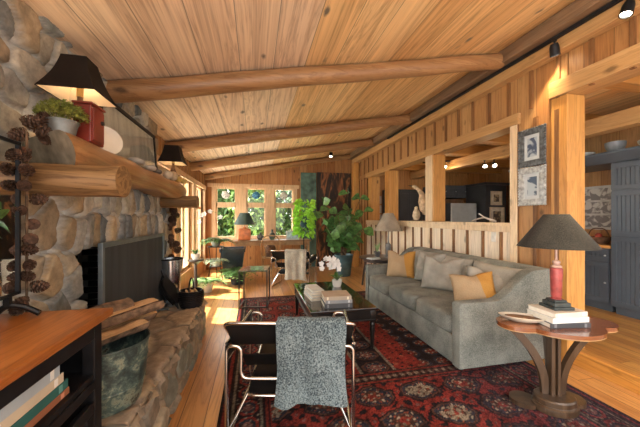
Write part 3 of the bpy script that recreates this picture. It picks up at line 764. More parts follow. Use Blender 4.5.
# stones and gourds along the mantel
random.seed(5)
stn = [(2.50, -.90, .15, .055, 'flat grey stone lying in front of the framed picture, nearest the plate'), (2.78, -.89, .13, .05, 'rounded grey stone, second from the plate on the mantel'), (2.98, -.89, .10, .045, 'small dark stone midway along the mantel'), (3.30, -.885, .11, .085, 'pale shell like stone before the far mantel lamp'), (3.46, -.87, .10, .10, 'upright tan stone beside the far mantel lamp')]
for k, (y, x, l, h, lab) in enumerate(stn):
    b = B(); superell(b, (0, 0, h / 2), (l * .75, l, h), 2.4, res=(20, 12), dent=.05, seed=k)
    single('mantel_stone', b, plain('pebble_%d' % k, ((.36, .35, .32), (.42, .40, .36), (.12, .11, .10), (.66, .56, .42), (.60, .46, .30))[k], .7, var=.25, scale=20), lab, 'stone', (x, y, MZ - .002), smooth=80, group='stones on the mantel')
for k, (y, x, s_, c, lab) in enumerate(((3.575, -.85, .07, (.55, .36, .08), 'golden gourd below the far mantel lamp'), (3.775, -.84, .075, (.60, .42, .12), 'yellow gourd at the very end of the mantel'), (3.40, -.93, .075, (.62, .56, .46), 'pale round gourd in front of the far mantel lamp'))):
    t = thing('gourd', lab, 'gourd', (x, y, MZ - .001), k, 'gourds at the mantel end')
    b = B(); lathe(b, [(0, 0), (s_ * .35, .004), (s_ * .5, s_ * .35), (s_ * .42, s_ * .7), (s_ * .15, s_ * .88), (0, s_ * .88)], n=20); part('fruit', b, plain('gourd_skin_%d' % k, c, .45, var=.25, scale=25), t, True)
    b = B(); tube(b, [(0, 0, s_ * .86), (.004, 0, s_ * 1.0), (.012, .002, s_ * 1.12)], .005, 7); part('stem', b, M['bark'], t, True)

# ---------------------------------------------------------------- PINE CONES
def cone_bm(L=.075, Rr=.032, seed=0):
    b = B(); rnd = random.Random(seed)
    lathe(b, [(0, 0), (Rr * .45, L * .2), (Rr * .4, L * .6), (0, L * .95)], n=8)
    n = 58
    for i in range(n):
        t = i / n; a = i * 2.39996; z = L * (.02 + .93 * t)
        rr = Rr * (.55 + .75 * math.sin(PI * min(1, .18 + t * .80))) * (1 - .25 * t)
        d = Vector((math.cos(a), math.sin(a), .25 + .7 * t)).normalized(); s_ = Vector((-math.sin(a), math.cos(a), 0)); w = .011 * (1 - .45 * t)
        p0 = Vector((0, 0, z)) + d * Rr * .2; p1 = Vector((0, 0, z)) + d * rr
        th = Vector((0, 0, .0035))
        v = [b.verts.new(q) for q in (p0 - s_ * w * .4, p0 + s_ * w * .4, p1 + s_ * w, p1 * 1.0 + d * .003 + th, p1 - s_ * w, p1 + s_ * w * .8 - th * 1.3, p1 - s_ * w * .8 - th * 1.3)]
        b.faces.new((v[0], v[1], v[2], v[3], v[4])); b.faces.new((v[4], v[3], v[2], v[5], v[6])); b.faces.new((v[0], v[6], v[5], v[1]))
    return b
cone_proto = finish('pine_cone', cone_bm(), M['cone'])
first_cone = [True]
def garland(label, loc, spots, cord):
    t = thing('pine_cone_garland', label, 'garland', loc)
    b = B(); tube(b, cord, .005, 6); part('cord', b, M['bark'], t)
    for (x, y, z, s_) in spots:
        if first_cone[0]: o = cone_proto; first_cone[0] = False
        else: o = cone_proto.copy(); C.objects.link(o)
        o.parent = t; o.location = (x, y, z); o.scale = (s_,) * 3
        o.rotation_euler = (random.uniform(.6, 2.3), random.uniform(-.6, .6), random.uniform(0, 6.28))
    return t
random.seed(9)
sp = [(random.uniform(-.02, .035), random.uniform(-.035, .035), -.06 - i * .055, random.uniform(.6, .8)) for i in range(14)]
sp += [(-.03, .10, .055, .95), (.0, .16, .05, .9), (-.05, .17, .055, .95), (-.07, .08, .07, .9), (-.03, .14, .095, .8), (-.01, .03, .02, .85)]
garland('pine cone garland hanging beside the mirror from the near mantel end', (-.985, 1.535, MZ - .05), sp, [(0, 0, .02), (0, 0, -.45), (0, .0, -.92)])
sp = [(random.uniform(-.03, .03), random.uniform(-.03, .03), -.05 - i * .052, random.uniform(1.0, 1.3)) for i in range(19)]
garland('dark pine cone garland hanging from the far mantel end', (-1.0, 3.90, MZ - .06), sp, [(.0, -.07, .06), (0, 0, 0), (0, 0, -1.08)])

# ---------------------------------------------------------------- NEAR CABINET
t = thing('console_cabinet', 'black cabinet with honey wood top and open book shelf in the near left corner', 'cabinet', (-.89, .92, 0))
x0, x1, y0, y1, H = -.215, .215, -.62, .575, .952
b = B()
for xa, xb in ((x0, x0 + .05), (x1 - .05, x1)):
    for ya, yb in ((y0, y0 + .06), (y1 - .06, y1)): box2(b, (xa, ya, 0), (xb, yb, H), .004)
box2(b, (x1 - .03, y0 + .06, H - .075), (x1, y1 - .06, H), .003); box2(b, (x0, y0 + .06, H - .075), (x0 + .03, y1 - .06, H), .003)
box2(b, (x0 + .05, y0 + .01, .08), (x1 - .05, y0 + .03, H)); box2(b, (x0 + .05, y1 - .03, .08), (x1 - .05, y1 - .01, H)); box2(b, (x0, y0 + .06, .08), (x0 + .015, y1 - .06, H))
part('carcass', b, M['black'], t)
b = B(); box2(b, (x0 + .015, y0 + .03, .70), (x1 - .004, y1 - .03, .725), .003); part('shelf', b, M['black'], t)
b = B(); box2(b, (x0 - .03, y0 - .03, H), (x1 + .035, y1 + .03, H + .035), .007); part('top', b, M['cabtop'], t)
b = B(); box2(b, (x1 - .025, y0 + .06, .66), (x1 + .002, y1 - .06, .70), .003); part('shelf_rail', b, M['black'], t)
for ya, yb in ((y0 + .065, -.025), (-.015, y1 - .065)):
    b = B()
    for p, q, r_, s_ in ((ya, yb, .56, .61), (ya, yb, .09, .15), (ya, ya + .055, .15, .56), (yb - .055, yb, .15, .56)): box2(b, (x1 - .022, p, r_), (x1, q, s_), .003)
    box2(b, (x1 - .018, ya + .05, .14), (x1 - .010, yb - .05, .57)); d = part('door', b, M['black'], t)
    k = B(); superell(k, (x1 + .012, (yb if yb < 0 else ya) + (-.03 if yb < 0 else .03), .40), (.026, .026, .026), 2, res=(14, 8)); o = finish('knob', k, plain('worn_brass', (.35, .22, .09), .35, .8), True); o.parent = d
# books lying on the shelf
bk_ = [(.025, .235, .17, (.36, .14, .07), 'rust brown book at the bottom of the shelf stack'), (.034, .25, .175, (.03, .14, .13), 'teal book with pale lettering on the shelf, second from the bottom'), (.035, .245, .18, (.62, .56, .44), 'cream book on the cabinet shelf under the pale blue one'), (.042, .24, .19, (.42, .52, .60), 'pale blue book on top of the shelf stack')]
z = .726
def book(label, loc, L, W, T, c, rz=0, group=None, spine_marks=0, nm='book', boards=None):
    """flat book: spine on +x side, L along y, W along x"""
    t = thing(nm, label, 'book', loc, rz, group)
    m = bookmat(label[:12].replace(' ', '_'), c)
    b = B(); box2(b, (-W / 2, -L / 2, 0), (W / 2, L / 2, .003), .001); box2(b, (-W / 2, -L / 2, T - .003), (W / 2, L / 2, T), .001); 
    part('cover', b, bookmat('boards_' + label[:10], boards) if boards else m, t)
    b = B(); box2(b, (W / 2 - .003, -L / 2, .0), (W / 2 + .001, L / 2, T + .0002), .001); part('spine', b, m, t)
    b = B(); box2(b, (-W / 2 + .005, -L / 2 + .004, .003), (W / 2 - .003, L / 2 - .004, T - .003)); part('pages', b, M['paper'], t)
    if spine_marks:
        bmat = plain('band_' + label[:10], tuple(min(1, x * 1.8 + .08) for x in c), .5)
        for ya, yb in ((-.40, -.34), (.34, .40)):
            b = B(); box2(b, (W / 2, L * ya, T * .12), (W / 2 + .0018, L * yb, T * .88)); part('spine_band', b, bmat, t, label='lighter band on the spine')
    return t
for k, (T, L, W, c, lab) in enumerate(bk_):
    book(lab, (-.785 - .004 * k, 1.06 + (.085, .07, .05, .03)[k], z), L * 1.35, W, T, c, 0, 'books on the cabinet shelf', 1, 'book', (.03, .06, .065)); z += T + .0005
# table mirror on feet, standing on the cabinet
t = thing('table_mirror', 'dark framed mirror on black feet standing on the near cabinet', 'mirror', (-.966, 1.245, .987), R(5))
fw, z0, z1, yA, yB = .012, .09, .735, -.48, .245
b = B()
for ya, yb, za, zb in ((yA, yB, z0, z0 + fw), (yA, yB, z1 - fw, z1), (yA, yA + fw, z0, z1), (yB - fw, yB, z0, z1)): box2(b, (-.012, ya, za), (.012, yb, zb), .002)
part('frame', b, M['black'], t)
s = NT('silvered_glass', .02, 1.0); s.b.inputs['Base Color'].default_value = (.86, .89, .9, 1)
b = B(); box2(b, (-.006, yA + fw, z0 + fw), (.004, yB - fw, z1 - fw)); part('mirror_glass', b, s.m, t)
for y in (yA + .06, yB - .06):
    b = B(); tube(b, smooth_path([(-.055, y, .013), (0, y, .06), (.05, y + .01, .045), (.10, y + .01, .013)], .03), .012, 8); box2(b, (-.01, y - .01, .05), (.01, y + .01, .10)); part('foot', b, M['blackmetal'], t, 40)

# ---------------------------------------------------------------- LOG TUB ON HEARTH
t = thing('log_tub', 'weathered metal tub holding split firewood beside the black cabinet', 'tub', (-.775, 1.765, HZ - .002))
b = B(); lathe(b, [(0, 0), (.155, 0), (.16, .01), (.178, .10), (.181, .105), (.178, .11), (.19, .225), (.194, .23), (.19, .236), (.197, .315), (.203, .32), (.203, .33), (.196, .33), (.188, .31), (.150, .02), (0, .02)], n=40); part('tub_body', b, M['tub'], t, 30)
def splitlog(label, loc, rot, L, r, a0, a1, seed):
    t = thing('split_log', label, 'firewood', loc, 0, 'split firewood in the metal tub'); t.rotation_euler = rot
    rnd = random.Random(seed); n = 8; m = 12
    rows = []
    b = B()
    for i in range(m + 1):
        x = -L / 2 + L * i / m; row = []
        for k in range(n + 1):
            a = a0 + (a1 - a0) * k / n; rr = r * (1 + .05 * math.sin(i * .9 + k + seed) + rnd.uniform(-.03, .03))
            row.append(b.verts.new((x, rr * math.cos(a), rr * math.sin(a))))
        rows.append(row)
    for p, q in zip(rows, rows[1:]):
        for k in range(n): b.faces.new((p[k], p[k + 1], q[k + 1], q[k]))
    part('bark', b, M['bark'], t)
    b = B(); rows = []
    for i in range(m + 1):
        x = -L / 2 + L * i / m
        e = [b.verts.new((x, r * .99 * math.cos(a0), r * .99 * math.sin(a0))), b.verts.new((x, .004 * math.sin(i * 2.1), .006 * math.sin(i * 1.3))), b.verts.new((x, r * .99 * math.cos(a1), r * .99 * math.sin(a1)))]
        rows.append(e)
    for p, q in zip(rows, rows[1:]):
        for k in range(2): b.faces.new((p[k], p[k + 1], q[k + 1], q[k]))
    for sgn in (-1, 1):
        x = sgn * L / 2; c_ = b.verts.new((x, 0, 0)); arc = [b.verts.new((x, r * .985 * math.cos(a0 + (a1 - a0) * k / n), r * .985 * math.sin(a0 + (a1 - a0) * k / n))) for k in range(n + 1)]
        for k in range(n): b.faces.new((c_, arc[k], arc[k + 1]))
    part('split_face', b, M['split'], t)
yaw = R(52)
splitlog('split log with bark lying across the tub rim, nearest the camera', (-.78, 1.70, .80), (0, R(-3), yaw), .46, .06, R(190), R(350), 1)
splitlog('long split log at the back of the tub', (-.80, 1.86, .815), (0, R(-2), yaw + .1), .50, .075, R(200), R(360), 2)
splitlog('topmost split log with pale upper face, on the firewood pile', (-.775, 1.80, .885), (0, R(-5), yaw - .08), .48, .06, R(185), R(350), 3)
splitlog('barky split log leaning over the left rim of the tub', (-.86, 1.74, .87), (R(20), R(-2), yaw), .44, .055, R(10), R(170), 4)
splitlog('narrow splinter of firewood sloping towards the fire screen', (-.72, 1.80, .86), (R(-30), R(-6), yaw - .15), .44, .035, R(180), R(330), 5)

# ---------------------------------------------------------------- HEARTH THINGS
t = thing('ash_bucket', 'tall flared steel bucket with black rim at the far end of the hearth', 'bucket', (-.93, 3.55, HZ))
b = B(); lathe(b, [(0, 0), (.085, 0), (.10, .2), (.128, .50), (.128, .52), (.12, .52), (.092, .2), (.075, .012), (0, .012)], n=32); part('bucket_body', b, plain('polished_steel', (.62, .66, .70), .18, 1.0, var=.15), t, 30)
b = B(); pts = [(.129 * math.cos(a * PI / 12), .129 * math.sin(a * PI / 12), .522) for a in range(24)]; tube(b, pts, .008, 8, closed=True); part('rim', b, M['black'], t, True)
t = thing('hearth_basket', 'black woven kindling basket with arched handle at the hearth edge', 'basket', (-.69, 3.45, HZ))
b = B()
for j in range(9):
    r_ = .10 + .022 * math.sin(j / 8 * PI * .8); tube(b, [((r_ + .006 * (k % 2)) * math.cos(k * PI / 14), (r_ + .006 * (k % 2)) * math.sin(k * PI / 14), .014 + j * .02) for k in range(28)], .011, 6, closed=True)
lathe(b, [(0, 0.002), (.10, .002), (.10, .012), (0, .012)], n=24); part('basket_body', b, M['black'], t, 50)
b = B(); tube(b, smooth_path([(0, -.115, .17), (0, -.10, .27), (0, 0, .325), (0, .10, .27), (0, .115, .17)], .08), .008, 8); part('handle', b, M['black'], t, True)
b = B(); random.seed(4)
for k in range(9): box(b, (random.uniform(-.05, .05), random.uniform(-.05, .05), .16), (.022, .10, .02), .003, (random.uniform(-.4, .4), random.uniform(-.4, .4), random.uniform(0, 3)))
part('kindling', b, M['split'], t)
t = thing('bellows', 'black fireplace bellows leaning beside the fire screen', 'bellows', (-.80, 3.36, HZ + .006), R(20)); t.rotation_euler = (0, R(-28), R(-20))
b = B()
for dx in (-.022, .022): prism(b, [(-.02, .06), (.02, .06), (.085, .2), (.09, .29), (.05, .35), (.018, .37), (.018, .46), (-.018, .46), (-.018, .37), (-.05, .35), (-.09, .29), (-.085, .2)], 0, dx - .006, dx + .006, .002)
part('paddle', b, M['black'], t)
b = B(); superell(b, (0, 0, .23), (.05, .15, .26), 3, res=(18, 10)); part('leather_bag', b, M['leather'], t, True)
b = B(); lathe(b, [(.006, 0), (.012, .03), (.018, .07)], n=12); part('nozzle', b, M['blackmetal'], t, True)

# ---------------------------------------------------------------- RUG
RX0, RX1, RY0, RY1 = -.25, 2.56, 1.02, 5.2
nx, ny = 282, 420
xs = np.linspace(RX0, RX1, nx); ysr = np.linspace(RY0, RY1, ny)
Xg, Yg = np.meshgrid(xs, ysr, indexing='ij')
RED, RUST, DK, NAVY, CRM, BRN, ROSE = [np.array(c) for c in ((.24, .032, .022), (.28, .075, .04), (.022, .013, .014), (.030, .030, .042), (.36, .29, .21), (.10, .045, .03), (.20, .085, .07))]
col = np.zeros(Xg.shape + (3,)); col[:] = RED
def setm(m, c): col[m] = c
def hexd(x, y, px, py, ax, ay):
    """stretched octagon distance for a repeating motif"""
    fx = (x / px - np.floor(x / px) - .5) * px / ax; fy = (y / py - np.floor(y / py) - .5) * py / ay
    return np.maximum(np.maximum(abs(fx), abs(fy)), (abs(fx) + abs(fy)) * .72)
Xw = Xg + .012 * np.sin(Yg * 23 + 3 * np.sin(Xg * 9)); Yw = Yg + .012 * np.sin(Xg * 27 + 2 * np.sin(Yg * 11))
def fine(x, y, s): return (np.sin(x * s) * np.sin(y * s) + np.sin((x + y) * s * .61) * np.sin((x - y) * s * .73))
def medallion(m, x, y, px, py, ax, ay, cs):
    d = hexd(x, y, px, py, ax, ay)
    for lim, c in cs: setm(m & (d < lim), c)
    f = fine(x, y, 95)
    setm(m & (d < .72) & (f > .75), CRM); setm(m & (d < .72) & (f < -.8), RUST)
q = np.minimum(np.minimum(Xg - RX0, RX1 - Xg), np.minimum(Yg - RY0, RY1 - Yg))
u = np.where(np.minimum(Xg - RX0, RX1 - Xg) < np.minimum(Yg - RY0, RY1 - Yg), Yg, Xg)
inner = q > .36
# main field: long bands running away from the camera
fld = (Yg > 2.42) & inner
setm(fld, RED)
medallion(fld & (Xg < .9), Xg, Yg, .30, .36, .125, .15, [(1.0, DK), (.86, RUST), (.72, NAVY), (.3, RED)])
bandA = fld & (Xg > .93) & (Xg < 1.25); setm(bandA, DK)
medallion(bandA, Xg - .94, Yg, .31, .24, .13, .10, [(1.0, BRN), (.8, NAVY), (.45, ROSE)])
setm(fld & (abs(Xg - .93) < .012), CRM * .6); setm(fld & (abs(Xg - 1.25) < .012), CRM * .6)
bandB = fld & (Xg > 1.26) & (Xg < 1.56)
setm(bandB & (fine(Xg, Yg, 60) > 1.0), DK); setm(bandB & (fine(Xg + .3, Yg, 44) < -1.1), RUST)
bandC = fld & (Xg >= 1.56); setm(bandC, DK); medallion(bandC, Xg, Yg, .24, .2, .1, .085, [(1.0, NAVY), (.7, BRN), (.4, RED)])
# cross border between field and the near panel
cb = (Yg > 2.26) & (Yg < 2.44) & inner
setm(cb, BRN); st = (np.floor(Xg / .035) + np.floor(Yg / .03)) % 2 == 0; setm(cb & st, DK); setm(cb & (abs(Yg - 2.35) < .022) & (np.sin(Xg * 90) > .1), CRM * .75); setm(cb & ((abs(Yg - 2.29) < .012) | (abs(Yg - 2.41) < .012)), RED)
# near panel of large hexagons on red
pan = (Yg <= 2.26) & inner
f1 = fine(Xw, Yw, 52); setm(pan & (f1 > .55), DK); setm(pan & (f1 < -1.2), ROSE)
medallion(pan, Xw + .1 * (np.floor((Yw - 1.66) / .3) % 2), Yw - 1.66, .40, .30, .165, .13, [(1.0, DK), (.90, BRN), (.80, NAVY), (.5, BRN), (.25, RED)])
alt = pan & ((np.floor((Xw + .1 * (np.floor((Yw - 1.66) / .3) % 2)) / .40) % 3) == 0) & (hexd(Xw + .1 * (np.floor((Yw - 1.66) / .3) % 2), Yw - 1.66, .40, .30, .165, .13) < .62); setm(alt & (fine(Xw, Yw, 80) > -.2), CRM * .8)
# outer borders
setm(q < .36, DK)
for lo, hi, c in ((.03, .05, RED), (.09, .105, CRM * .6), (.29, .305, CRM * .5), (.33, .35, RED)): setm((q >= lo) & (q < hi), c)
bm_ = (q > .115) & (q < .285)
d = hexd(u, q - .115, .19, .17, .085, .078)
for lim, c in ((1.0, RED), (.75, NAVY), (.45, ROSE)): setm(bm_ & (d < lim), c)
setm(bm_ & (fine(u, q, 110) > .9), CRM * .7)
setm((q < .36) & (fine(u, q, 150) < -1.15), BRN * .8)
# wool texture, ageing blotches, and a darker tone toward the near right
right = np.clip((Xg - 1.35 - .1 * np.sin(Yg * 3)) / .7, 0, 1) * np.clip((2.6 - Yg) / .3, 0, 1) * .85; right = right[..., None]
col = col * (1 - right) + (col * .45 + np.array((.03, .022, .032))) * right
blot = 1 + .28 * np.sin(Xg * 17 + 2 * np.sin(Yg * 7)) * np.sin(Yg * 13 + 2 * np.sin(Xg * 5)) + .22 * np.sin(Xg * 61 + 3 * np.sin(Yg * 31)) * np.sin(Yg * 57)
col = col * blot[..., None]
col = col * rng.uniform(.45, 1.5, Xg.shape)[..., None]
verts = [(xs[i], ysr[j], .012 + .0008 * math.sin(i * 1.7) * math.sin(j * 1.3)) for i in range(nx) for j in range(ny)]
faces = [(i * ny + j, (i + 1) * ny + j, (i + 1) * ny + j + 1, i * ny + j + 1) for i in range(nx - 1) for j in range(ny - 1)]
nv = len(verts)
ringi = [i * ny for i in range(nx)] + [(nx - 1) * ny + j for j in range(1, ny)] + [i * ny + ny - 1 for i in range(nx - 2, -1, -1)] + [j for j in range(ny - 2, 0, -1)]
for k in ringi: verts.append((verts[k][0], verts[k][1], .001))
n = len(ringi)
for k in range(n): faces.append((ringi[k], nv + k, nv + (k + 1) % n, ringi[(k + 1) % n]))
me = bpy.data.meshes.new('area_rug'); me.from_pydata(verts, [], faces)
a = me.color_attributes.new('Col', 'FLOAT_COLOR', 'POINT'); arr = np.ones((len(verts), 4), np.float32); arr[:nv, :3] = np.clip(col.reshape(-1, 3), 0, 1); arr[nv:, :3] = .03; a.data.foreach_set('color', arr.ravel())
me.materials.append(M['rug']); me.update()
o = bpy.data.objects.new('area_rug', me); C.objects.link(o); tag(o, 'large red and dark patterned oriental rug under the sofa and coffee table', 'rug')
RZ = .013

# ---------------------------------------------------------------- SOFA
t = thing('sofa', 'long grey tweed sofa with sloping arms against the low boarded wall', 'sofa', (0, 0, RZ))
SX0, SX1, SY0, SY1 = 1.78, 2.88, 2.25, 4.52
def armprof():
    p = [(SX0, .03), (SX0, .60), (SX0 + .02, .622), (2.16, .622)]
    for i in range(1, 9):
        k = i / 8; p.append((2.16 + .46 * k, .622 + .268 * (k * k * (3 - 2 * k))))
    p += [(2.80, .895), (2.85, .88), (SX1, .84), (SX1, .03)]
    return p
for ya, yb in ((SY0, SY0 + .11), (SY1 - .11, SY1)):
    b = B(); prism(b, armprof(), 1, ya, yb, .012); part('arm', b, M['sofa'], t, 35)
b = B(); box2(b, (SX0 + .015, SY0 + .11, .03), (2.62, SY1 - .11, .30), .02); part('base', b, M['sofa'], t, 35)
b = B(); prism(b, [(2.50, .03), (2.54, .50), (2.62, .86), (2.66, .895), (2.81, .895), (2.85, .88), (SX1, .84), (SX1, .03)], 1, SY0 + .11, SY1 - .11, .014); part('backrest', b, M['sofa'], t, 35)
cw = (SY1 - SY0 - .22) / 3
for k in range(3):
    b = B(); yc = SY0 + .11 + cw * (k + .5)
    superell(b, (SX0 + .385, yc, .385), (.79, cw - .006, .20), 6.5, res=(44, 18), dent=.006, seed=k); part('seat_cushion', b, M['sofa'], t, 80)
for k in range(3):
    b = B(); yc = SY0 + .11 + cw * (k + .5); pillow(b, cw * .98, .44, .2, seed=40 + k)
    o = part('back_cushion', b, M['greypillow'], t, 80); o.location = (2.50, yc, .45); o.rotation_euler = (R(-14), 0, R(-90))
for x in (SX0 + .06, SX1 - .08):
    for y in (SY0 + .06, SY1 - .06):
        b = B(); lathe(b, [(.02, 0), (.026, .04)], (x, y, 0), 12); part('leg', b, M['blackwood'], t, True)
SZ = RZ + .478
def cushion(label, mat, loc, w, h, th, yaw, lean, seed, chop=0.03, roll=0):
    b = B(); pillow(b, w, h, th, seed, chop)
    o = single('throw_pillow', b, mat, label, 'cushion', loc, (R(-lean), R(roll), R(yaw)), 80, 'loose cushions on the sofa'); return o
# yaw: 0 faces the camera (-y); -90 faces the room (-x)
cushion('tan and gold cushion in the far corner of the sofa', M['gold'], (2.16, 4.05, SZ - .004), .43, .42, .17, -38, 16, 1, .05)
cushion('plump grey cushion in the middle of the sofa, with a dented top', M['greypillow'], (2.26, 3.22, SZ - .004), .50, .44, .2, -52, 22, 2, .06)
cushion('grey cushion tucked behind the gold cushion at the far end', M['greypillow'], (2.36, 3.66, SZ - .002), .46, .44, .17, -72, 16, 6, .04)
cushion('tan and gold cushion leaning inside the near sofa arm', M['gold'], (2.17, 2.48, SZ - .004), .42, .38, .15, -32, 28, 4, .02, -8)
cushion('slumped grey cushion behind the golden one at the near arm', M['greypillow'], (2.40, 2.56, SZ - .004), .48, .42, .2, -40, 26, 5, .07)

# ---------------------------------------------------------------- COFFEE TABLE
t = thing('coffee_table', 'low black coffee table with turned legs on the red rug', 'table', (.90, 3.5, RZ))
tw, tl, th = .36, .66, .447
b = B(); box2(b, (-tw, -tl, th - .028), (tw, tl, th), .006); part('tabletop', b, plain('black_gloss_top', (.022, .017, .013), .14, var=.6, scale=6, coat=.6), t)
b = B()
for x in (-tw + .035, tw - .035): box2(b, (x - .012, -tl + .05, th - .125), (x + .012, tl - .05, th - .028), .003)
for y in (-tl + .035, tl - .035): box2(b, (-tw + .05, y - .012, th - .125), (tw - .05, y + .012, th - .028), .003)
part('apron', b, M['blackwood'], t)
b = B(); box2(b, (-tw + .012, -tl + .012, th - .14), (tw - .012, tl - .012, th - .125), .003); part('moulding', b, M['blackwood'], t)
for x in (-tw + .045, tw - .045):
    for y in (-tl + .045, tl - .045):
        b = B(); box2(b, (x - .03, y - .03, th - .15), (x + .03, y + .03, th - .028), .003)
        lathe(b, [(.012, 0), (.017, .03), (.022, .12), (.027, .22), (.024, .24), (.031, .255), (.031, .27), (.024, .285), (.028, th - .148)], (x, y, 0), 20); part('leg', b, M['blackwood'], t, 30)
TZ = RZ + th
def stack(x, y, specs, rz=0, group=None):
    z = TZ
    for k, (lab, L, W, T, c, dx, dr) in enumerate(specs):
        book(lab, (x + dx, y + dx * .4, z), L, W, T, c, rz + dr, group, 1); z += T + .0006
stack(.86, 3.04, [('dark slate book at the bottom of the coffee table stack', .30, .26, .045, (.07, .075, .085), 0, 0), ('grey blue book in the middle of the coffee table stack', .29, .25, .035, (.26, .28, .30), .004, .02), ('thick beige art book topping the coffee table stack', .29, .25, .04, (.46, .38, .29), -.004, -.02)], R(-94), 'book stack on the coffee table')
stack(.69, 3.40, [('large white magazine at the bottom of the long coffee table pile', .38, .17, .03, (.64, .66, .66), 0, 0), ('pale blue book in the long coffee table pile, second up', .36, .16, .03, (.45, .52, .56), .003, .03), ('white book in the long coffee table pile, third up', .35, .16, .028, (.62, .60, .56), -.002, -.02), ('slim white book on top of the long coffee table pile', .33, .14, .022, (.62, .63, .62), .002, .02)], R(4), 'second book pile on the coffee table')
# orchid
def orchid(label, loc, h, nfl, rz, seed, potmat, bend=(-.16, -.02)):
    t = thing('orchid', label, 'plant', loc, rz); rnd = random.Random(seed)
    b = B(); lathe(b, [(0, 0), (.05, 0), (.062, .03), (.07, .085), (.075, .095), (.068, .095), (.06, .07), (0, .07)], n=24); part('pot', b, potmat, t, 40)
    b = B()
    for k in range(7):
        a = k * 1.05 + .3; leaf(b, (0, 0, .08), (math.cos(a), math.sin(a), 1.5 if k % 2 else 1.0), rnd.uniform(.16, .26), .055, bend=.35, n=5)
    part('foliage', b, M['leafy'], t, 80)
    path = smooth_path([(0, 0, .08), (.01, 0, h * .6), (bend[0] * .4, bend[1], h * .95), (bend[0] * 1.2, bend[1] * 1.5, h * .86)], .15, 8)
    b = B(); tube(b, path, .003, 6); part('stem', b, M['fern'], t, True)
    k0 = len(path)
    for k in range(nfl):
        p = Vector(path[int(k0 * (.45 + .54 * k / max(1, nfl - 1))) if k0 * (.45 + .54 * k / max(1, nfl - 1)) < k0 else -1]); b = B()
        p += Vector((rnd.uniform(-.05, .05), rnd.uniform(-.05, .05), rnd.uniform(-.09, .02)))
        for j in range(5):
            a = j * 2 * PI / 5 + rnd.uniform(0, .4); d = Vector((math.cos(a), -.25, math.sin(a)))
            leaf(b, p, d, rnd.uniform(.040, .052), .046, up=Vector((0, -1, 0)), bend=0, n=3)
        part('bloom', b, M['petal'], t)
    return t
orchid('white orchid in a pale pot on the coffee table', (1.10, 3.84, TZ), .42, 20, R(10), 3, M['ceramic'], (-.20, -.04))

# ---------------------------------------------------------------- WASSILY STYLE CHAIRS
def sling_chair(label, loc, rz, group):
    t = thing('sling_chair', label, 'chair', loc, rz, group)
    r_ = .0115
    for y, lo in ((-.30, .40), (.33, .42)):
        b = B(); pth = smooth_path([(-.39, y, .012), (-.39, y, .60), (-.30, y, .60), (-.30, y, lo), (.30, y, lo), (.30, y, .60), (.39, y, .60), (.39, y, .012)], .05, 6)
        tube(b, pth, r_, 12); part('leg_frame', b, M['chrome'], t, True)
    for x in (-.39, .39):
        b = B(); tube(b, [(x, -.30, .0125), (x, .33, .0125)], r_, 12); part('runner', b, M['chrome'], t, True)
    b = B()                                # slanted seat frame
    tube(b, smooth_path([(-.27, .36, .43), (-.27, -.26, .27), (.27, -.26, .27), (.27, .36, .43)], .05, 6), r_, 12)
    tube(b, [(-.27, -.20, .28), (-.385, -.30, .06)], .009, 8); tube(b, [(.27, -.20, .28), (.385, -.30, .06)], .009, 8); part('seat_frame', b, M['chrome'], t, True)
    b = B()                                # back hoop reclining over the rear
    tube(b, smooth_path([(-.36, -.02, .41), (-.40, -.33, .75), (.40, -.33, .75), (.36, -.02, .41)], .05, 6), r_, 12); part('back_frame', b, M['chrome'], t, True)
    b = B(); grid(b, lambda u, v: (-.265 + .53 * u, -.25 + .6 * v, .285 + .155 * v - .02 * math.sin(PI * u)), 8, 10, .005); part('seat', b, M['leather'], t, 60)
    b = B(); grid(b, lambda u, v: (-.385 + .77 * u, -.325 + .13 * (1 - v) + .018 * math.sin(PI * u), .565 + .18 * v), 10, 4, .005); part('back_strap', b, M['leather'], t, 60)
    b = B(); grid(b, lambda u, v: (-.33 + .66 * u, -.17 + .12 * (1 - v) + .015 * math.sin(PI * u), .36 + .13 * v), 10, 4, .005); part('back_strap', b, M['leather'], t, 60)
    for x in (-.395, .395):
        b = B(); grid(b, lambda u, v: (x, -.31 + .65 * u, .50 + .105 * v), 8, 3, .005)
        part('arm_strap', b, M['leather'], t, 60)
        b = B(); tube(b, smooth_path([(x, -.28, .605), (x, .40, .605), (x, .40, .50), (x, -.28, .50)], .05, 6), r_ * .9, 10, closed=False); part('arm_rail', b, M['chrome'], t, True)
    return t
c1 = sling_chair('black leather and chrome sling chair with a blue grey throw, in the foreground', (.275, 2.075, RZ), R(-12.6), 'leather and chrome sling chairs')
c2 = dup(c1, (.80, 6.02, 0.0), R(-24), 'black leather and chrome sling chair with an oatmeal throw, by the desk', 'leather and chrome sling chairs')
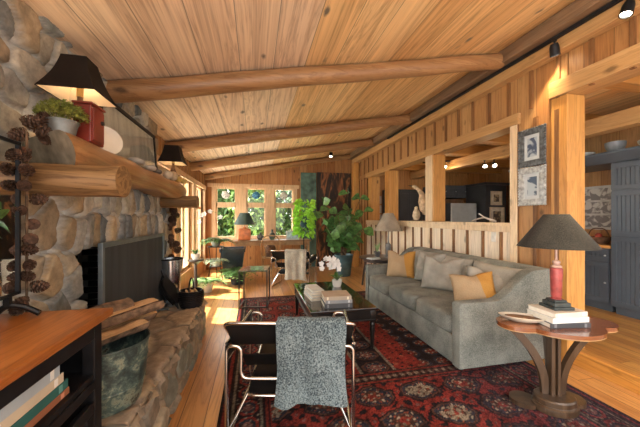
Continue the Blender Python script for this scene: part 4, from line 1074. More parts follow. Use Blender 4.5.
def throw(label, mat, loc, rz, x0, x1, zt, zb, seed):
    rnd = random.Random(seed); p1, p2 = rnd.uniform(0, 6), rnd.uniform(0, 6)
    def fn(u, v):
        x = x0 + (x1 - x0) * u
        fold = .012 * math.sin(u * 9 + p1) + .009 * math.sin(u * 17 + p2)
        # v 0..1: front hem -> over the rail -> inside hem
        Lf = zt - zb; Lb = .22; s = v * (Lf + .06 + Lb)
        if s < Lf:
            k = (Lf - s) / Lf
            return (x + .010 * math.sin(s * 9 + u * 3) + (u - .5) * .03 * k, -.363 - .02 * k - fold * (.25 + k) - .006 * math.sin(s * 25 + u * 4), zb + s + .008 * math.sin(u * 5 + p2) * k - .010 * k * abs(math.sin(u * 11)))
        if s < Lf + .06:
            a = (s - Lf) / .06 * PI
            return (x, -.33 - .033 * math.cos(a) + .0 * u, zt + .024 * math.sin(a) * 1.0 + .002 * math.sin(u * 20))
        k = (s - Lf - .06) / Lb
        return (x, -.297 + .10 * k * .5 + .02, zt - k * Lb * .9)
    b = B(); grid(b, fn, 40, 70, -.010)
    return single('throw_blanket', b, mat, label, 'blanket', loc, (0, 0, rz), 80)
throw('blue grey tweedy throw draped over the foreground sling chair back', M['throw'], (.275, 2.075, RZ), R(-12.6), -.07, .335, .765, .29, 1)
throw('oatmeal throw draped over the sling chair by the desk', M['palethrow'], (.80, 6.02, 0.0), R(-24), -.08, .34, .765, .20, 2)

# ---------------------------------------------------------------- PETAL END TABLE + LAMP
t = thing('end_table', 'three lobed walnut end table on curved legs beside the near sofa arm', 'table', (2.14, 1.705, RZ), R(-12))
def lobes(bm, cr, cry, lr, lx, ly, z0, z1, bev=.004):
    # outline of a central ellipse joined with two side lobes
    pts = []
    n = 96
    for i in range(n):
        a = 2 * PI * i / n; dx, dy = math.cos(a), math.sin(a)
        best = 1 / math.sqrt((dx / cr) ** 2 + (dy / cry) ** 2)
        for sx_ in (-1, 1):
            cx, cy = sx_ * lx, ly; bq = dx * cx + dy * cy; cq = cx * cx + cy * cy - lr * lr; disc = bq * bq - cq
            if disc > 0: best = max(best, bq + math.sqrt(disc))
        pts.append((dx * best, dy * best))
    prism(bm, pts, 2, z0, z1, 0)
b = B(); lobes(b, .265, .225, .135, .29, .05, .58, .607); part('tabletop', b, M['tabletop'], t, 40).location = (.055, 0, 0)
b = B(); lobes(b, .262, .222, .132, .29, .05, .572, .58); part('edge_band', b, M['cane'], t, 40, 'paler edge band').location = (.055, 0, 0)
b = B(); lobes(b, .001, .001, .095, .175, .06, 0, .03); part('base_lobe', b, M['tableleg'], t, 40)
b = B(); lathe(b, [(0, 0), (.150, 0), (.155, .012), (.15, .04), (.14, .045), (.135, .05), (.14, .055), (.138, .085), (.128, .095), (0, .095)], (0, -.01, 0), 36, 1, .8); part('base', b, M['tableleg'], t, 30)
def curved_leg(x1, y1, w=.05):
    b = B(); pr_ = []
    for i in range(15):
        k = i / 14; f = k ** 2.3
        pr_.append((Vector((x1 * (.18 + .82 * f), y1 * (.3 + .7 * f), .09 + .485 * k))))
    d = Vector((-y1, x1, 0)).normalized() * w / 2 if (abs(x1) + abs(y1)) > .05 else Vector((w / 2, 0, 0))
    rows = []
    for i, p in enumerate(pr_):
        tdir = (pr_[min(i + 1, 14)] - pr_[max(i - 1, 0)]).normalized(); nrm = tdir.cross(d).normalized() * .026
        rows.append([b.verts.new(p + d + nrm), b.verts.new(p - d + nrm), b.verts.new(p - d - nrm), b.verts.new(p + d - nrm)])
    for p, q_ in zip(rows, rows[1:]):
        for k in range(4): b.faces.new((p[k], p[(k + 1) % 4], q_[(k + 1) % 4], q_[k]))
    b.faces.new(rows[0]); b.faces.new(rows[-1])
    part('leg', b, M['tableleg'], t, 35)
curved_leg(-.29, .05, .034); curved_leg(.38, .05, .034); curved_leg(.05, .15, .034)
b = B(); box2(b, (-.035, -.03, .085), (-.008, .03, .575), .003); box2(b, (.012, -.03, .085), (.034, .03, .575), .003); part('centre_post', b, M['tableleg'], t)
EZ = RZ + .607
z = EZ
for k, (lab, L, W, T, c) in enumerate((('black book at the bottom of the stack under the red lamp', .30, .235, .034, (.05, .05, .055)), ('white book in the middle of the stack under the red lamp', .29, .225, .038, (.66, .66, .63)), ('cream jacketed book directly under the red lamp', .28, .22, .034, (.60, .54, .46)))):
    book(lab, (2.20, 1.73, z), L, W, T, c, R(-100 + 4 * k), 'books under the red lamp', 1); z += T + .0006
LZ = z
t = thing('table_lamp', 'lamp with red column and wide dark woven shade on the end table books', 'lamp', (2.205, 1.735, LZ), R(-12))
b = B(); box2(b, (-.075, -.075, 0), (.075, .075, .022), .003); box2(b, (-.06, -.06, .022), (.06, .06, .05), .003); box2(b, (-.045, -.045, .05), (.045, .045, .066), .003); part('base', b, plain('black_stone', (.035, .045, .045), .35, var=.5, scale=20), t)
b = B(); lathe(b, [(.034, .066), (.036, .074), (.028, .082), (.034, .094), (.040, .29), (.034, .30)], n=26); part('column', b, M['redcolumn'], t, 30)
b = B(); lathe(b, [(.030, .30), (.036, .308), (.03, .318), (.018, .325), (.026, .337), (.024, .35), (.008, .358), (.006, .48)], n=20); part('collar', b, plain('turned_cap', (.42, .27, .22), .4), t, 30)
b = B(); superell(b, (0, 0, .52), (.055, .055, .09), 2, res=(16, 10)); part('bulb', b, M['bulb'], t, True)
b = B(); cone_shade(b, .25, .455, .078, .70); sh = part('lamp_shade', b, M['shade'], t, 30)
# dish of brown seeds
t = thing('oval_dish', 'shallow oval dish of brown seeds in front of the lamp books', 'dish', (1.965, 1.80, EZ), R(-38))
b = B(); lathe(b, [(0, 0), (.055, 0), (.10, .02), (.125, .042), (.12, .044), (.095, .026), (.05, .009), (0, .009)], n=36, sx=1.25, sy=.62); part('bowl', b, plain('stoneware', (.46, .40, .32), .45, var=.25), t, 40)
b = B(); lathe(b, [(0, .016), (.085, .026), (.09, .034), (.05, .040), (0, .042)], n=30, sx=1.25, sy=.62); part('seeds', b, M['brown'], t, 40)

# ---------------------------------------------------------------- C-SHAPED SIDE TABLE
t = thing('side_table', 'small open frame steel side table between the hearth and the desk', 'table', (0.0, 4.76, 0.0), R(-8)); t.location.z = RZ
b = B(); box2(b, (-.22, -.22, .565), (.22, .22, .585), .003); part('tabletop', b, plain('smoked_top', (.10, .12, .10), .15, var=.2, coat=.4), t)
b = B()
for x in (-.21, .21):
    for y in (-.21, .21): box2(b, (x - .01, y - .01, 0), (x + .01, y + .01, .566), .002)
    box2(b, (x - .0095, -.2, .012), (x + .0095, .2, .03), .002)
box2(b, (-.2, -.2195, .012), (.2, -.2, .03), .002)
part('frame', b, plain('dark_steel', (.10, .09, .08), .3, .8), t)

# ---------------------------------------------------------------- FAR ROUND TABLE, LAMP, POT
t = thing('round_table', 'dark round side table with splayed legs behind the far sofa arm', 'table', (2.47, 5.44, 0))
b = B(); lathe(b, [(0, .59), (.40, .59), (.43, .597), (.43, .612), (.41, .62), (0, .62)], n=44); lathe(b, [(.34, .53), (.345, .535), (.345, .592), (.33, .592), (.33, .53)], n=40); part('tabletop', b, M['darktable'], t, 30)
for k in range(4):
    a = R(45 + 90 * k); b = B(); tube(b, [(.30 * math.cos(a), .30 * math.sin(a), .59), (.36 * math.cos(a), .36 * math.sin(a), .3), (.40 * math.cos(a), .40 * math.sin(a), 0.0)], .028, 8, taper=.7); part('leg', b, M['darktable'], t, 40)
t = thing('table_lamp', 'lamp with a conical grey shade on the dark round table', 'lamp', (2.64, 5.44, .62))
b = B(); lathe(b, [(0, 0), (.075, 0), (.075, .015), (.05, .03), (.05, .12), (.058, .19), (.05, .25), (.02, .28), (.012, .32), (.008, .56)], n=24); part('base', b, plain('pewter', (.16, .16, .16), .4, .4), t, 30)
b = B(); superell(b, (0, 0, .62), (.055, .055, .09), 2, res=(16, 10)); part('bulb', b, M['bulb'], t, True)
b = B(); cone_shade(b, .285, .52, .10, .88); part('lamp_shade', b, M['greyshade'], t, 30)
t = thing('succulent_pot', 'spiky green plant in a small grey pot on the dark round table', 'plant', (2.33, 5.28, .62))
b = B(); lathe(b, [(0, 0), (.045, 0), (.062, .12), (.066, .13), (.056, .13), (.05, .1), (0, .1)], n=24); part('pot', b, plain('grey_pot', (.10, .10, .105), .5), t, 30)
b = B()
for k in range(11):
    a = k * 2.4; leaf(b, (0, 0, .1), (math.cos(a) * .35, math.sin(a) * .35, 1), .18 + .03 * (k % 3), .028, bend=.05, n=4)
part('foliage', b, plain('spiky_leaf', (.30, .42, .18), .5, var=.3), t)
b = B(); box2(b, (-.11, -.08, 0), (.11, .08, .012), .002); box2(b, (-.10, -.075, .012), (.10, .07, .03), .002)
single('book', b, bookmat('pale_far', (.52, .60, .60)), 'pale blue books lying on the dark round table', 'book', (2.20, 5.16, .62), (0, 0, .3))

# ---------------------------------------------------------------- FIDDLE LEAF FIG + ITS PLANTER
t = thing('fiddle_leaf_fig', 'big fiddle leaf fig in a teal planter before the dark painted panels', 'plant', (2.10, 6.75, 0))
b = B(); lathe(b, [(0, 0), (.15, 0), (.17, .02), (.21, .38), (.225, .50), (.23, .52), (.21, .52), (.2, .48), (0, .47)], n=32); part('planter', b, M['teal'], t, 30)
b = B(); lathe(b, [(0, .468), (.198, .47), (0, .485)], n=20); part('soil', b, M['soil'], t)
b = B(); fb = B(); random.seed(13)
stems = [(-.55, -.25, 1.25), (-.25, -.35, 1.5), (.05, -.3, 1.62), (.35, -.2, 1.85), (.15, .1, 2.0), (-.35, .15, 1.35), (.5, -.05, 1.55), (-.1, -.5, 1.2), (.3, -.5, 1.15), (-.45, -.45, 1.05), (-.62, -.1, 1.55), (-.5, .05, 1.72)]
for (x, y, z_) in stems:
    path = smooth_path([(x * .08, y * .08, .47), (x * .25, y * .25, .47 + (z_ - .47) * .5), (x, y, z_)], .2, 6)
    tube(b, path, .012, 7, taper=.5)
    for k in range(13):
        p = Vector(path[int(len(path) * (.45 + .54 * k / 13))]); a = k * 2.4 + x * 5
        leaf(fb, p, (math.cos(a), math.sin(a) * .6, random.uniform(-.4, .8)), random.uniform(.22, .34), random.uniform(.16, .24), up=Vector((random.uniform(-.7, .5), -.8, random.uniform(.2, 1))), bend=random.uniform(.1, .6), n=5, lobed=True)
part('stem', b, M['bark'], t, True); part('foliage', fb, M['leafy'], t, 80)
# lime plant hanging in front of the green panel
t = thing('hanging_plant', 'bright lime green leafy plant on a slim stand before the green panel', 'plant', (1.20, 7.22, 1.14))
b = B(); lathe(b, [(0, .0), (.07, .0), (.10, .14), (.105, .15), (.09, .15), (0, .12)], n=22); part('pot', b, M['teal'], t, 30)
b = B(); random.seed(8)
for k in range(260):
    a = random.uniform(0, 2 * PI); r_ = .20 * random.random() ** .6; z_ = random.uniform(-.35, .62) * (1 - r_ * .8)
    if r_ < .11 and z_ < .14: r_ = .13 + r_ * .5
    leaf(b, (r_ * math.cos(a), r_ * math.sin(a), .16 + z_), (math.cos(a), math.sin(a), random.uniform(-.6, .4)), random.uniform(.10, .17), .09, up=Vector((random.uniform(-.7, .7), -.9, random.uniform(0, .9))), bend=.3, n=3)
part('foliage', b, M['lime'], t)
b = B(); tube(b, [(0, 0, 1.15), (0, 0, .58), ], .003, 6)
for k in range(3): a = k * 2.1; tube(b, [(0, 0, .58), (.1 * math.cos(a), .1 * math.sin(a), .145)], .002, 5)
lathe(b, [(.02, 1.15), (.02, 1.17)], n=10)
h_ = part('hanger', b, M['blackmetal'], t)
h_.scale = (1, 1, 1)
# pot lifted on a slim stand
b = B(); tube(b, [(0, 0, -1.14), (0, 0, 0)], .014, 8); lathe(b, [(0, -1.14), (.14, -1.14), (.14, -1.12), (.02, -1.105)], n=22); part('stand', b, M['blackmetal'], t, 40)
bpy.data.objects.remove(h_)

# painted panels leaning on the back wall
t = thing('painted_panel', 'tall mottled dark green panel standing right of the windows', 'panel', (1.50, 8.21, 0))
b = B(); box2(b, (-.225, -.03, .0), (.225, .03, 2.70), .006); part('board', b, M['verdigris'], t)
s = NT('bark_painting', .6); tc = s.n('ShaderNodeTexCoord'); mp = s.n('ShaderNodeMapping'); mp.inputs['Scale'].default_value = (3.2, 1, .75); s.l(tc.outputs['Object'], mp.inputs[0])
nz = s.n('ShaderNodeTexNoise', i_Scale=1.6, i_Detail=6.0, i_Distortion=1.4); s.l(mp.outputs[0], nz.inputs[0]); s.col(s.ramp(nz.outputs['Fac'], [(.40, (.016, .013, .011)), (.52, (.05, .025, .014)), (.60, (.34, .13, .045)), (.68, (.06, .03, .018)), (.8, (.02, .015, .012))]))
t = thing('painted_panel', 'tall dark panel with rusty bark like streaks behind the fig', 'panel', (2.26, 8.20, 0))
b = B(); box2(b, (-.51, -.035, 0), (.51, .03, 2.72), .006); part('board', b, s.m, t)

# ---------------------------------------------------------------- DESK, LAMP, ORNAMENTS, BENTWOOD CHAIR
t = thing('writing_desk', 'narrow wooden desk under the far windows', 'desk', (.45, 7.72, 0))
b = B(); box2(b, (-.98, -.27, .79), (.98, .27, .83), .005); part('desktop', b, wood('desk_wood', [(.30, .17, .08), (.42, .26, .13)], along=0, across=1, rough=.4, knots=.2, grain=.5), t)
b = B(); box2(b, (-.92, -.23, .70), (.92, -.21, .79)); box2(b, (-.92, .21, .70), (.92, .23, .79)); part('apron', b, M['cane'], t)
for x in (-.92, .92):
    for y in (-.22, .22): b = B(); box2(b, (x - .025, y - .025, 0), (x + .025, y + .025, .79), .004); part('leg', b, M['cane'], t)
DZ = .83
t = thing('desk_lamp', 'square orange ceramic lamp with dark green shade on the desk', 'lamp', (-.26, 7.72, DZ))
b = B(); box2(b, (-.155, -.11, .0), (.155, .11, .30), .03); lathe(b, [(.05, .29), (.035, .33), (.012, .34), (.01, .52)], n=16); part('base', b, M['orange'], t, 40)
b = B(); superell(b, (0, 0, .5), (.06, .06, .09), 2, res=(14, 8)); part('bulb', b, M['bulb'], t, True)
b = B(); cone_shade(b, .265, .40, .12, .70); part('lamp_shade', b, M['greenshade'], t, 30)
for k, (x, h, r_, c, lab) in enumerate(((.14, .20, .095, (.10, .10, .10), 'squat dark vase beside the orange lamp'), (.44, .27, .085, (.07, .10, .08), 'taller dark green bottle vase on the desk'), (1.02, .24, .06, (.32, .20, .12), 'slim brown jar at the right end of the desk'))):
    b = B(); lathe(b, [(0, 0), (r_ * .6, 0), (r_, h * .3), (r_ * .85, h * .55), (r_ * .32, h * .75), (r_ * .32, h * .95), (r_ * .42, h), (r_ * .3, h), (0, h * .9)], n=22)
    single('vase', b, plain('vase_glaze_%d' % k, c, .3, var=.3), lab, 'vase', (x, 7.70, DZ), smooth=30, group='vases on the desk')
t = thing('desk_photo', 'small pale framed photo standing on the right of the desk', 'picture', (.96, 7.52, DZ)); t.rotation_euler = (R(-12), 0, 0)
b = B(); box2(b, (-.17, -.01, .0), (.17, .01, .24), .003); part('frame', b, plain('silver_frame', (.55, .58, .60), .3, .6), t)
b = B(); box2(b, (-.14, -.012, .03), (.14, -.009, .21)); part('photo', b, plain('pale_blue_photo', (.40, .52, .60), .5, var=.5, scale=12), t)
t.location.z = DZ + .003
t = thing('bentwood_chair', 'bentwood chair with arched back tucked at the desk', 'chair', (.36, 7.12, 0), R(0))
b = B(); lathe(b, [(0, .44), (.2, .44), (.215, .452), (.21, .465), (0, .46)], n=30); part('seat', b, M['cane'], t, 30)
b = B(); tube(b, smooth_path([(-.19, -.16, .0), (-.20, -.20, .45), (-.235, -.26, .80), (-.14, -.30, .99), (.14, -.30, .99), (.235, -.26, .80), (.20, -.20, .45), (.19, -.16, .0)], .14, 8), .014, 10); part('back_frame', b, M['cane'], t, True)
b = B(); tube(b, smooth_path([(-.12, -.2, .46), (-.13, -.25, .74), (0, -.29, .87), (.13, -.25, .74), (.12, -.2, .46)], .1, 8), .010, 8); part('inner_hoop', b, M['cane'], t, True)
for x in (-.15, .15):
    b = B(); tube(b, [(x, .14, .44), (x * 1.15, .19, 0)], .015, 8, taper=.75); part('leg', b, M['cane'], t, True)
b = B(); tube(b, [(.16 * math.cos(a * PI / 12), .16 * math.sin(a * PI / 12), .24) for a in range(24)], .008, 8, closed=True); part('stretcher', b, M['cane'], t, True)
t = thing('wicker_basket', 'brown wicker basket standing on the bentwood chair seat', 'basket', (.36, 7.14, .465))
b = B()
for j in range(12): r_ = .10 + .03 * j / 11; tube(b, [((r_ + .004 * (k % 2)) * math.cos(k * PI / 14), (r_ + .004 * (k % 2)) * math.sin(k * PI / 14), .012 + j * .022) for k in range(28)], .012, 6, closed=True)
lathe(b, [(0, 0), (.1, 0), (.1, .012), (0, .012)], n=20); part('basket_body', b, M['brown'], t, 50)

# window ornaments hanging in the upper panes
for k, (x, c, lab) in enumerate(((-.78, (.75, .75, .70), 'pale glass suncatcher in the left upper window pane'), (.03, (.06, .20, .36), 'blue glass suncatcher in the middle upper window pane'), (.80, (.62, .66, .60), 'clear glass suncatcher in the right upper window pane'))):
    t = thing('suncatcher', lab, 'ornament', (x, YB - .01, 1.92), 0, 'suncatchers in the far windows')
    b = B(); lathe(b, [(0, 0), (.095, 0), (.105, .008), (.095, .016), (0, .016)], (0, 0, .11), 28, rot=(PI / 2, 0, 0)); part('glass_disc', b, plain('suncatcher_%d' % k, c, .2, var=.6, scale=22), t, 40)
    b = B(); tube(b, [(0, -.008, .21), (0, -.008, .335)], .003, 6); part('cord', b, M['blackmetal'], t)

# ---------------------------------------------------------------- PLANTS BY THE LEFT WINDOWS
def fern(name, label, loc, n, L, w, mat, potprof, potmat, z0, seed, up=.9, spread=1.0):
    t = thing(name, label, 'plant', loc); random.seed(seed)
    b = B(); lathe(b, potprof, n=28); part('planter', b, potmat, t, 30)
    b = B()
    for k in range(n):
        a = k * 2.4 + random.uniform(-.2, .2); l = L * random.uniform(.7, 1.1); el = random.uniform(.3, up)
        d = Vector((math.cos(a) * spread, math.sin(a) * spread, el)).normalized(); base = Vector((.04 * math.cos(a), .04 * math.sin(a), z0))
        prev = base
        m = 7
        for i in range(1, m + 1):
            q_ = i / m; p = base + d * l * q_ - Vector((0, 0, 1)) * .55 * l * q_ * q_
            s_ = d.cross(Vector((0, 0, 1))).normalized()
            for sg in (-1, 1): leaf(b, p, s_ * sg + d * .5 + Vector((0, 0, -.15)), w * (1.1 - .6 * q_), w * .38, n=2, bend=.2)
            prev = p
        leaf(b, base, d, l, .012, bend=.55, n=6)
    part('foliage', b, mat, t)
    return t
sqpot = [(0, 0), (.13, 0), (.15, .02), (.21, .36), (.24, .40), (.24, .44), (.21, .44), (.19, .38), (0, .38)]
fern('potted_fern', 'leafy green fern in a dark pot on the floor before the square planter', (-.36, 6.42, 0), 44, .42, .15, M['fern'], [(0, 0), (.13, 0), (.17, .2), (.18, .26), (.16, .26), (0, .22)], M['navy'], .24, 1)
t = thing('square_planter', 'tall dark square planter between the fern and the desk', 'planter', (-.50, 7.12, 0))
b = B(); frustum4(b, .36, .36, 0, .52, .52, .62, .03, 3); box2(b, (-.17, -.17, .02), (.17, .17, .3)); part('planter_body', b, M['navy'], t)
b = B(); frustum4(b, .56, .56, .62, .58, .58, .70, .05, 1); part('rim', b, M['navy'], t)
b = B(); box2(b, (-.24, -.24, .55), (.24, .24, .57)); part('soil', b, M['soil'], t)
# black wire plant stand carrying two pots
t = thing('plant_stand', 'black wire plant stand by the left windows', 'stand', (-.82, 6.55, 0))
b = B()
for k in range(3):
    a = R(90 + 120 * k); tube(b, smooth_path([(.20 * math.cos(a), .20 * math.sin(a), 0.008), (.10 * math.cos(a), .10 * math.sin(a), .40), (.15 * math.cos(a), .15 * math.sin(a), .80)], .2, 6), .008, 7)
part('legs', b, M['blackmetal'], t, True)
for z_, r_ in ((.36, .13), (.78, .17)):
    b = B(); lathe(b, [(0, z_), (r_, z_), (r_ + .004, z_ + .006), (r_, z_ + .012), (0, z_ + .012)], n=26); part('tray', b, M['blackmetal'], t, 30)
smallpot = [(0, 0), (.07, 0), (.10, .11), (.105, .12), (.09, .12), (0, .10)]
fern('potted_fern', 'arching green fern on the top tray of the wire plant stand', (-.82, 6.55, .792), 34, .36, .11, M['leafy'], smallpot, plain('terracotta_glaze', (.16, .17, .15), .4), .11, 2, .8)
fern('potted_fern', 'small variegated plant on the lower tray of the wire plant stand', (-.82, 6.55, .372), 16, .26, .10, plain('variegated_leaf', (.30, .36, .22), .45, var=.6, scale=25), smallpot, M['ceramic'], .11, 3, .8)
fern('potted_fern', 'low leafy plant on the floor beside the glazed door', (-.90, 5.85, 0), 26, .30, .12, plain('pale_leaf', (.16, .28, .08), .4, var=.6, scale=20), [(0, 0), (.10, 0), (.14, .2), (.145, .22), (.12, .22), (0, .19)], M['ceramic'], .2, 4)
# tall floor orchid near left wall
orchid('tall white orchid standing before the left windows', (-.98, 5.25, .70), .90, 5, R(0), 7, M['ceramic'], (.32, .02))
t = thing('pedestal', 'slim dark pedestal carrying the tall orchid', 'stand', (-.98, 5.25, 0))
b = B(); lathe(b, [(0, 0), (.13, 0), (.13, .02), (.03, .05), (.025, .62), (.12, .675), (.13, .68), (.13, .70), (0, .70)], n=24); part('column', b, M['darktable'], t, 30)
# big box sculpture on left? wall sconce with wooden shade near mantel end
t = thing('wall_sconce', 'parchment shaded wall sconce beside the glazed door', 'lamp', (XL + .03, 4.12, 1.50))
b = B(); box2(b, (0, -.05, -.08), (.02, .05, .14), .004); tube(b, smooth_path([(.015, 0, .1), (.10, 0, .12), (.13, 0, .06)], .03), .008, 8); part('bracket', b, M['blackmetal'], t, 30)
b = B(); frustum4(b, .24, .20, -.10, .18, .15, .07, .003, 3)
o = part('lamp_shade', b, plain('parchment', (.62, .46, .27), .8, var=.25, scale=12), t); o.location = (.14, 0, 0)

# ---------------------------------------------------------------- KNEE WALL THINGS
KT = KZ + .04
def heron(label, loc, s_, rz):
    t = thing('bird_sculpture', label, 'sculpture', loc, rz, 'wooden birds on the low wall')
    b = B(); path = [(0, 0, .12 * s_), (0, .0, .20 * s_), (-.01 * s_, 0, .34 * s_), (-.06 * s_, 0, .50 * s_), (-.15 * s_, 0, .60 * s_), (-.24 * s_, 0, .66 * s_), (-.29 * s_, 0, .67 * s_)]
    tube(b, smooth_path(path, .1 * s_, 4), .03, 14, taper=[r_ * s_ for r_ in np.interp(np.linspace(0, 1, len(smooth_path(path, .1 * s_, 4))), [0, .12, .35, .5, .7, .9, 1], [.03, .085, .10, .05, .032, .036, .02])]); part('body', b, plain('weathered_bird', (.55, .42, .27), .7, var=.4, scale=20), t, True)
    b = B(); tube(b, [(-.28 * s_, 0, .67 * s_), (-.42 * s_, 0, .70 * s_)], .014 * s_, 8, taper=.15); part('beak', b, M['black'], t, True)
    for y in (-.025, .025):
        b = B(); tube(b, [(0, y * s_, .0), (0, y * s_, .16 * s_)], .008 * s_, 6); part('leg', b, M['black'], t, True)
    b = B(); box2(b, (-.09 * s_, -.06 * s_, 0), (.09 * s_, .06 * s_, .02 * s_), .003); part('base', b, M['bark'], t)
    return t
heron('tall carved heron with long bent neck on the low wall by the pale post', (XR + .09, 4.78, KT), 1.0, R(-75))
t = thing('bird_sculpture', 'squat carved bird beside the tall heron on the low wall', 'sculpture', (XR + .09, 5.06, KT), R(-75), 'wooden birds on the low wall')
b = B(); lathe(b, [(0, .02), (.05, .03), (.075, .10), (.06, .18), (.035, .23), (.035, .27), (0, .29)], n=20); part('body', b, plain('pale_bird', (.58, .48, .33), .7, var=.3, scale=20), t, True)
b = B(); box2(b, (-.06, -.06, 0), (.06, .06, .025), .003); part('base', b, M['bark'], t)
b = B(); tube(b, [(-.03, 0, .25), (-.10, 0, .24)], .010, 8, taper=.2); part('beak', b, M['black'], t, True)
t = thing('driftwood', 'small pale twisted driftwood piece lying on the low wall', 'ornament', (XR + .08, 3.35, KT + .01), R(85))
b = B(); tube(b, smooth_path([(-.22, 0, .008), (-.08, .02, .045), (.02, -.02, .06), (.14, .02, .03), (.26, 0, .006)], .06), .014, 8, taper=.5); tube(b, [(-.02, 0, .05), (.06, .03, .11)], .008, 6); part('branch', b, plain('pale_drift', (.55, .52, .48), .7), t, True)
# light switch on the knee wall
t = thing('light_switch', 'pale switch plate on the whitewashed boards above the sofa', 'switch', (XR - .001, 3.10, 1.16))
b = B(); box2(b, (-.008, -.035, -.06), (0, .035, .06), .003); part('plate', b, M['ceramic'], t)
b = B(); box2(b, (-.016, -.01, -.02), (-.007, .01, .02), .002); part('toggle', b, M['ceramic'], t)

# ---------------------------------------------------------------- FRAMED PRINTS ON THE RIGHT WALL
def printm(name, bg, fg, seed):
    s = NT(name, .4); tc = s.n('ShaderNodeTexCoord'); mp = s.n('ShaderNodeMapping'); mp.inputs['Location'].default_value = (seed, seed * 2, seed * 3); s.l(tc.outputs['Object'], mp.inputs[0])
    nz = s.n('ShaderNodeTexNoise', i_Scale=9.0, i_Detail=4.0, i_Distortion=.8); s.l(mp.outputs[0], nz.inputs[0]); s.col(s.ramp(nz.outputs['Fac'], [(.44, bg), (.54, fg)])); return s.m
def wallpic(label, loc, rz, w, h, fw, framem, matm, bg, fg, seed, ornate=0, group=None):
    """faces local -y"""
    t = thing('framed_print', label, 'picture', loc, rz, group)
    b = B()
    for x0, x1, z0, z1 in ((-w / 2, w / 2, 0, fw), (-w / 2, w / 2, h - fw, h), (-w / 2, -w / 2 + fw, fw, h - fw), (w / 2 - fw, w / 2, fw, h - fw)): box2(b, (x0, -.025, z0), (x1, 0, z1), .004)
    if ornate:
        k = 0
        nx_ = int(w / .03); nz_ = int(h / .03)
        for i in range(nx_ + 1):
            for zz in (0, h): superell(b, (-w / 2 + w * i / nx_, -.02, zz), (.03, .024, .024), 2, res=(8, 6))
        for i in range(nz_ + 1):
            for xx in (-w / 2, w / 2): superell(b, (xx, -.02, h * i / nz_), (.024, .024, .03), 2, res=(8, 6))
    part('frame', b, framem, t, 40)
    b = B(); box2(b, (-w / 2 + fw * .8, -.012, fw * .8), (w / 2 - fw * .8, -.004, h - fw * .8)); part('mat_board', b, matm, t)
    m_ = fw + (w - 2 * fw) * .2
    b = B(); box2(b, (-w / 2 + m_, -.015, m_), (w / 2 - m_, -.011, h - m_)); part('print', b, printm('print_%d' % int(seed * 10), bg, fg, seed), t)
    return t
silver = plain('distressed_silver', (.40, .42, .42), .45, .2, var=.4, scale=30); pewter = plain('dark_pewter', (.09, .10, .11), .5, .2, var=.6, scale=30)
matb = plain('pale_blue_mat', (.50, .54, .56), .7, var=.12)
wallpic('ornate dark silver framed print, upper of two on the post wall', (XR - .026, 2.548, 1.965), R(-90), .30, .395, .06, pewter, matb, (.04, .065, .12), (.34, .40, .46), 1.1, 1, 'prints on the post wall')
wallpic('pale silver framed print, lower of two on the post wall', (XR - .026, 2.548, 1.545), R(-90), .30, .395, .06, silver, matb, (.40, .46, .50), (.05, .08, .13), 2.3, 1, 'prints on the post wall')

# ---------------------------------------------------------------- TRACK LIGHTS
def spot_fix(name, label, loc, direction, group=None, glow=True):
    t = thing(name, label, 'spotlight', loc, 0, group)
    d = Vector(direction).normalized(); q_ = d.to_track_quat('-Z', 'Y').to_euler()
    b = B(); tube(b, [(0, 0, 0), (0, 0, -.06)], .008, 8); lathe(b, [(.02, -.012), (.02, 0)], n=12); part('stem', b, M['blackmetal'], t, True)
    b = B(); lathe(b, [(.0, .05), (.03, .05), (.038, .02), (.042, -.06), (.034, -.06), (.03, -.02), (0, -.01)], n=20); o = part('head', b, M['black'], t, 30); o.location = (0, 0, -.09); o.rotation_euler = q_
    b = B(); lathe(b, [(0, -.045), (.032, -.045), (.032, -.04), (0, -.04)], n=16); l_ = finish('lens', b, M['spotglow']); l_.parent = o
    return t
t = thing('track_rail', 'black lighting track along the ledge above the openings', 'rail', (2.80, 2.6, 3.135))
b = B(); box2(b, (-.018, -3.4, -.03), (.018, 3.2, 0), .003); part('rail', b, M['black'], t)
spot_fix('track_spotlight', 'black track spotlight above the framed prints', (2.80, 2.22, 3.106), (.3, .12, -1))
spot_fix('track_spotlight', 'black track spotlight at the upper right corner near the camera', (2.80, 1.66, 3.106), (-.6, .0, -1.6))
spot_fix('track_spotlight', 'small spotlight hanging from the third log beam', (1.70, 6.42, zc(1.7) - .165), (-.2, -.3, -1))
kt = [(3.9, 6.0), (4.05, 5.9), (4.2, 5.8)]
t = thing('track_rail', 'short lighting track in the kitchen seen beside the heron', 'rail', (4.05, 5.9, 2.70), R(-35))
b = B(); box2(b, (-.3, -.015, -.03), (.3, .015, 0), .003); part('rail', b, M['black'], t)
for k, (x, y) in enumerate(kt): spot_fix('kitchen_spotlight', 'lit kitchen spotlight, %s of three seen over the heron' % ('leftmost', 'middle one', 'rightmost')[k], (x, y, 2.67), (-.5, -.9, -.7), 'kitchen spotlights')
for k, (x, y) in enumerate(((4.28, 4.72), (4.40, 4.62))): spot_fix('kitchen_spotlight', 'lit kitchen spotlight above the fridge, %s of the pair' % ('left', 'right')[k], (x, y, 2.50), (-.5, -.9, -.7), 'kitchen spotlights')

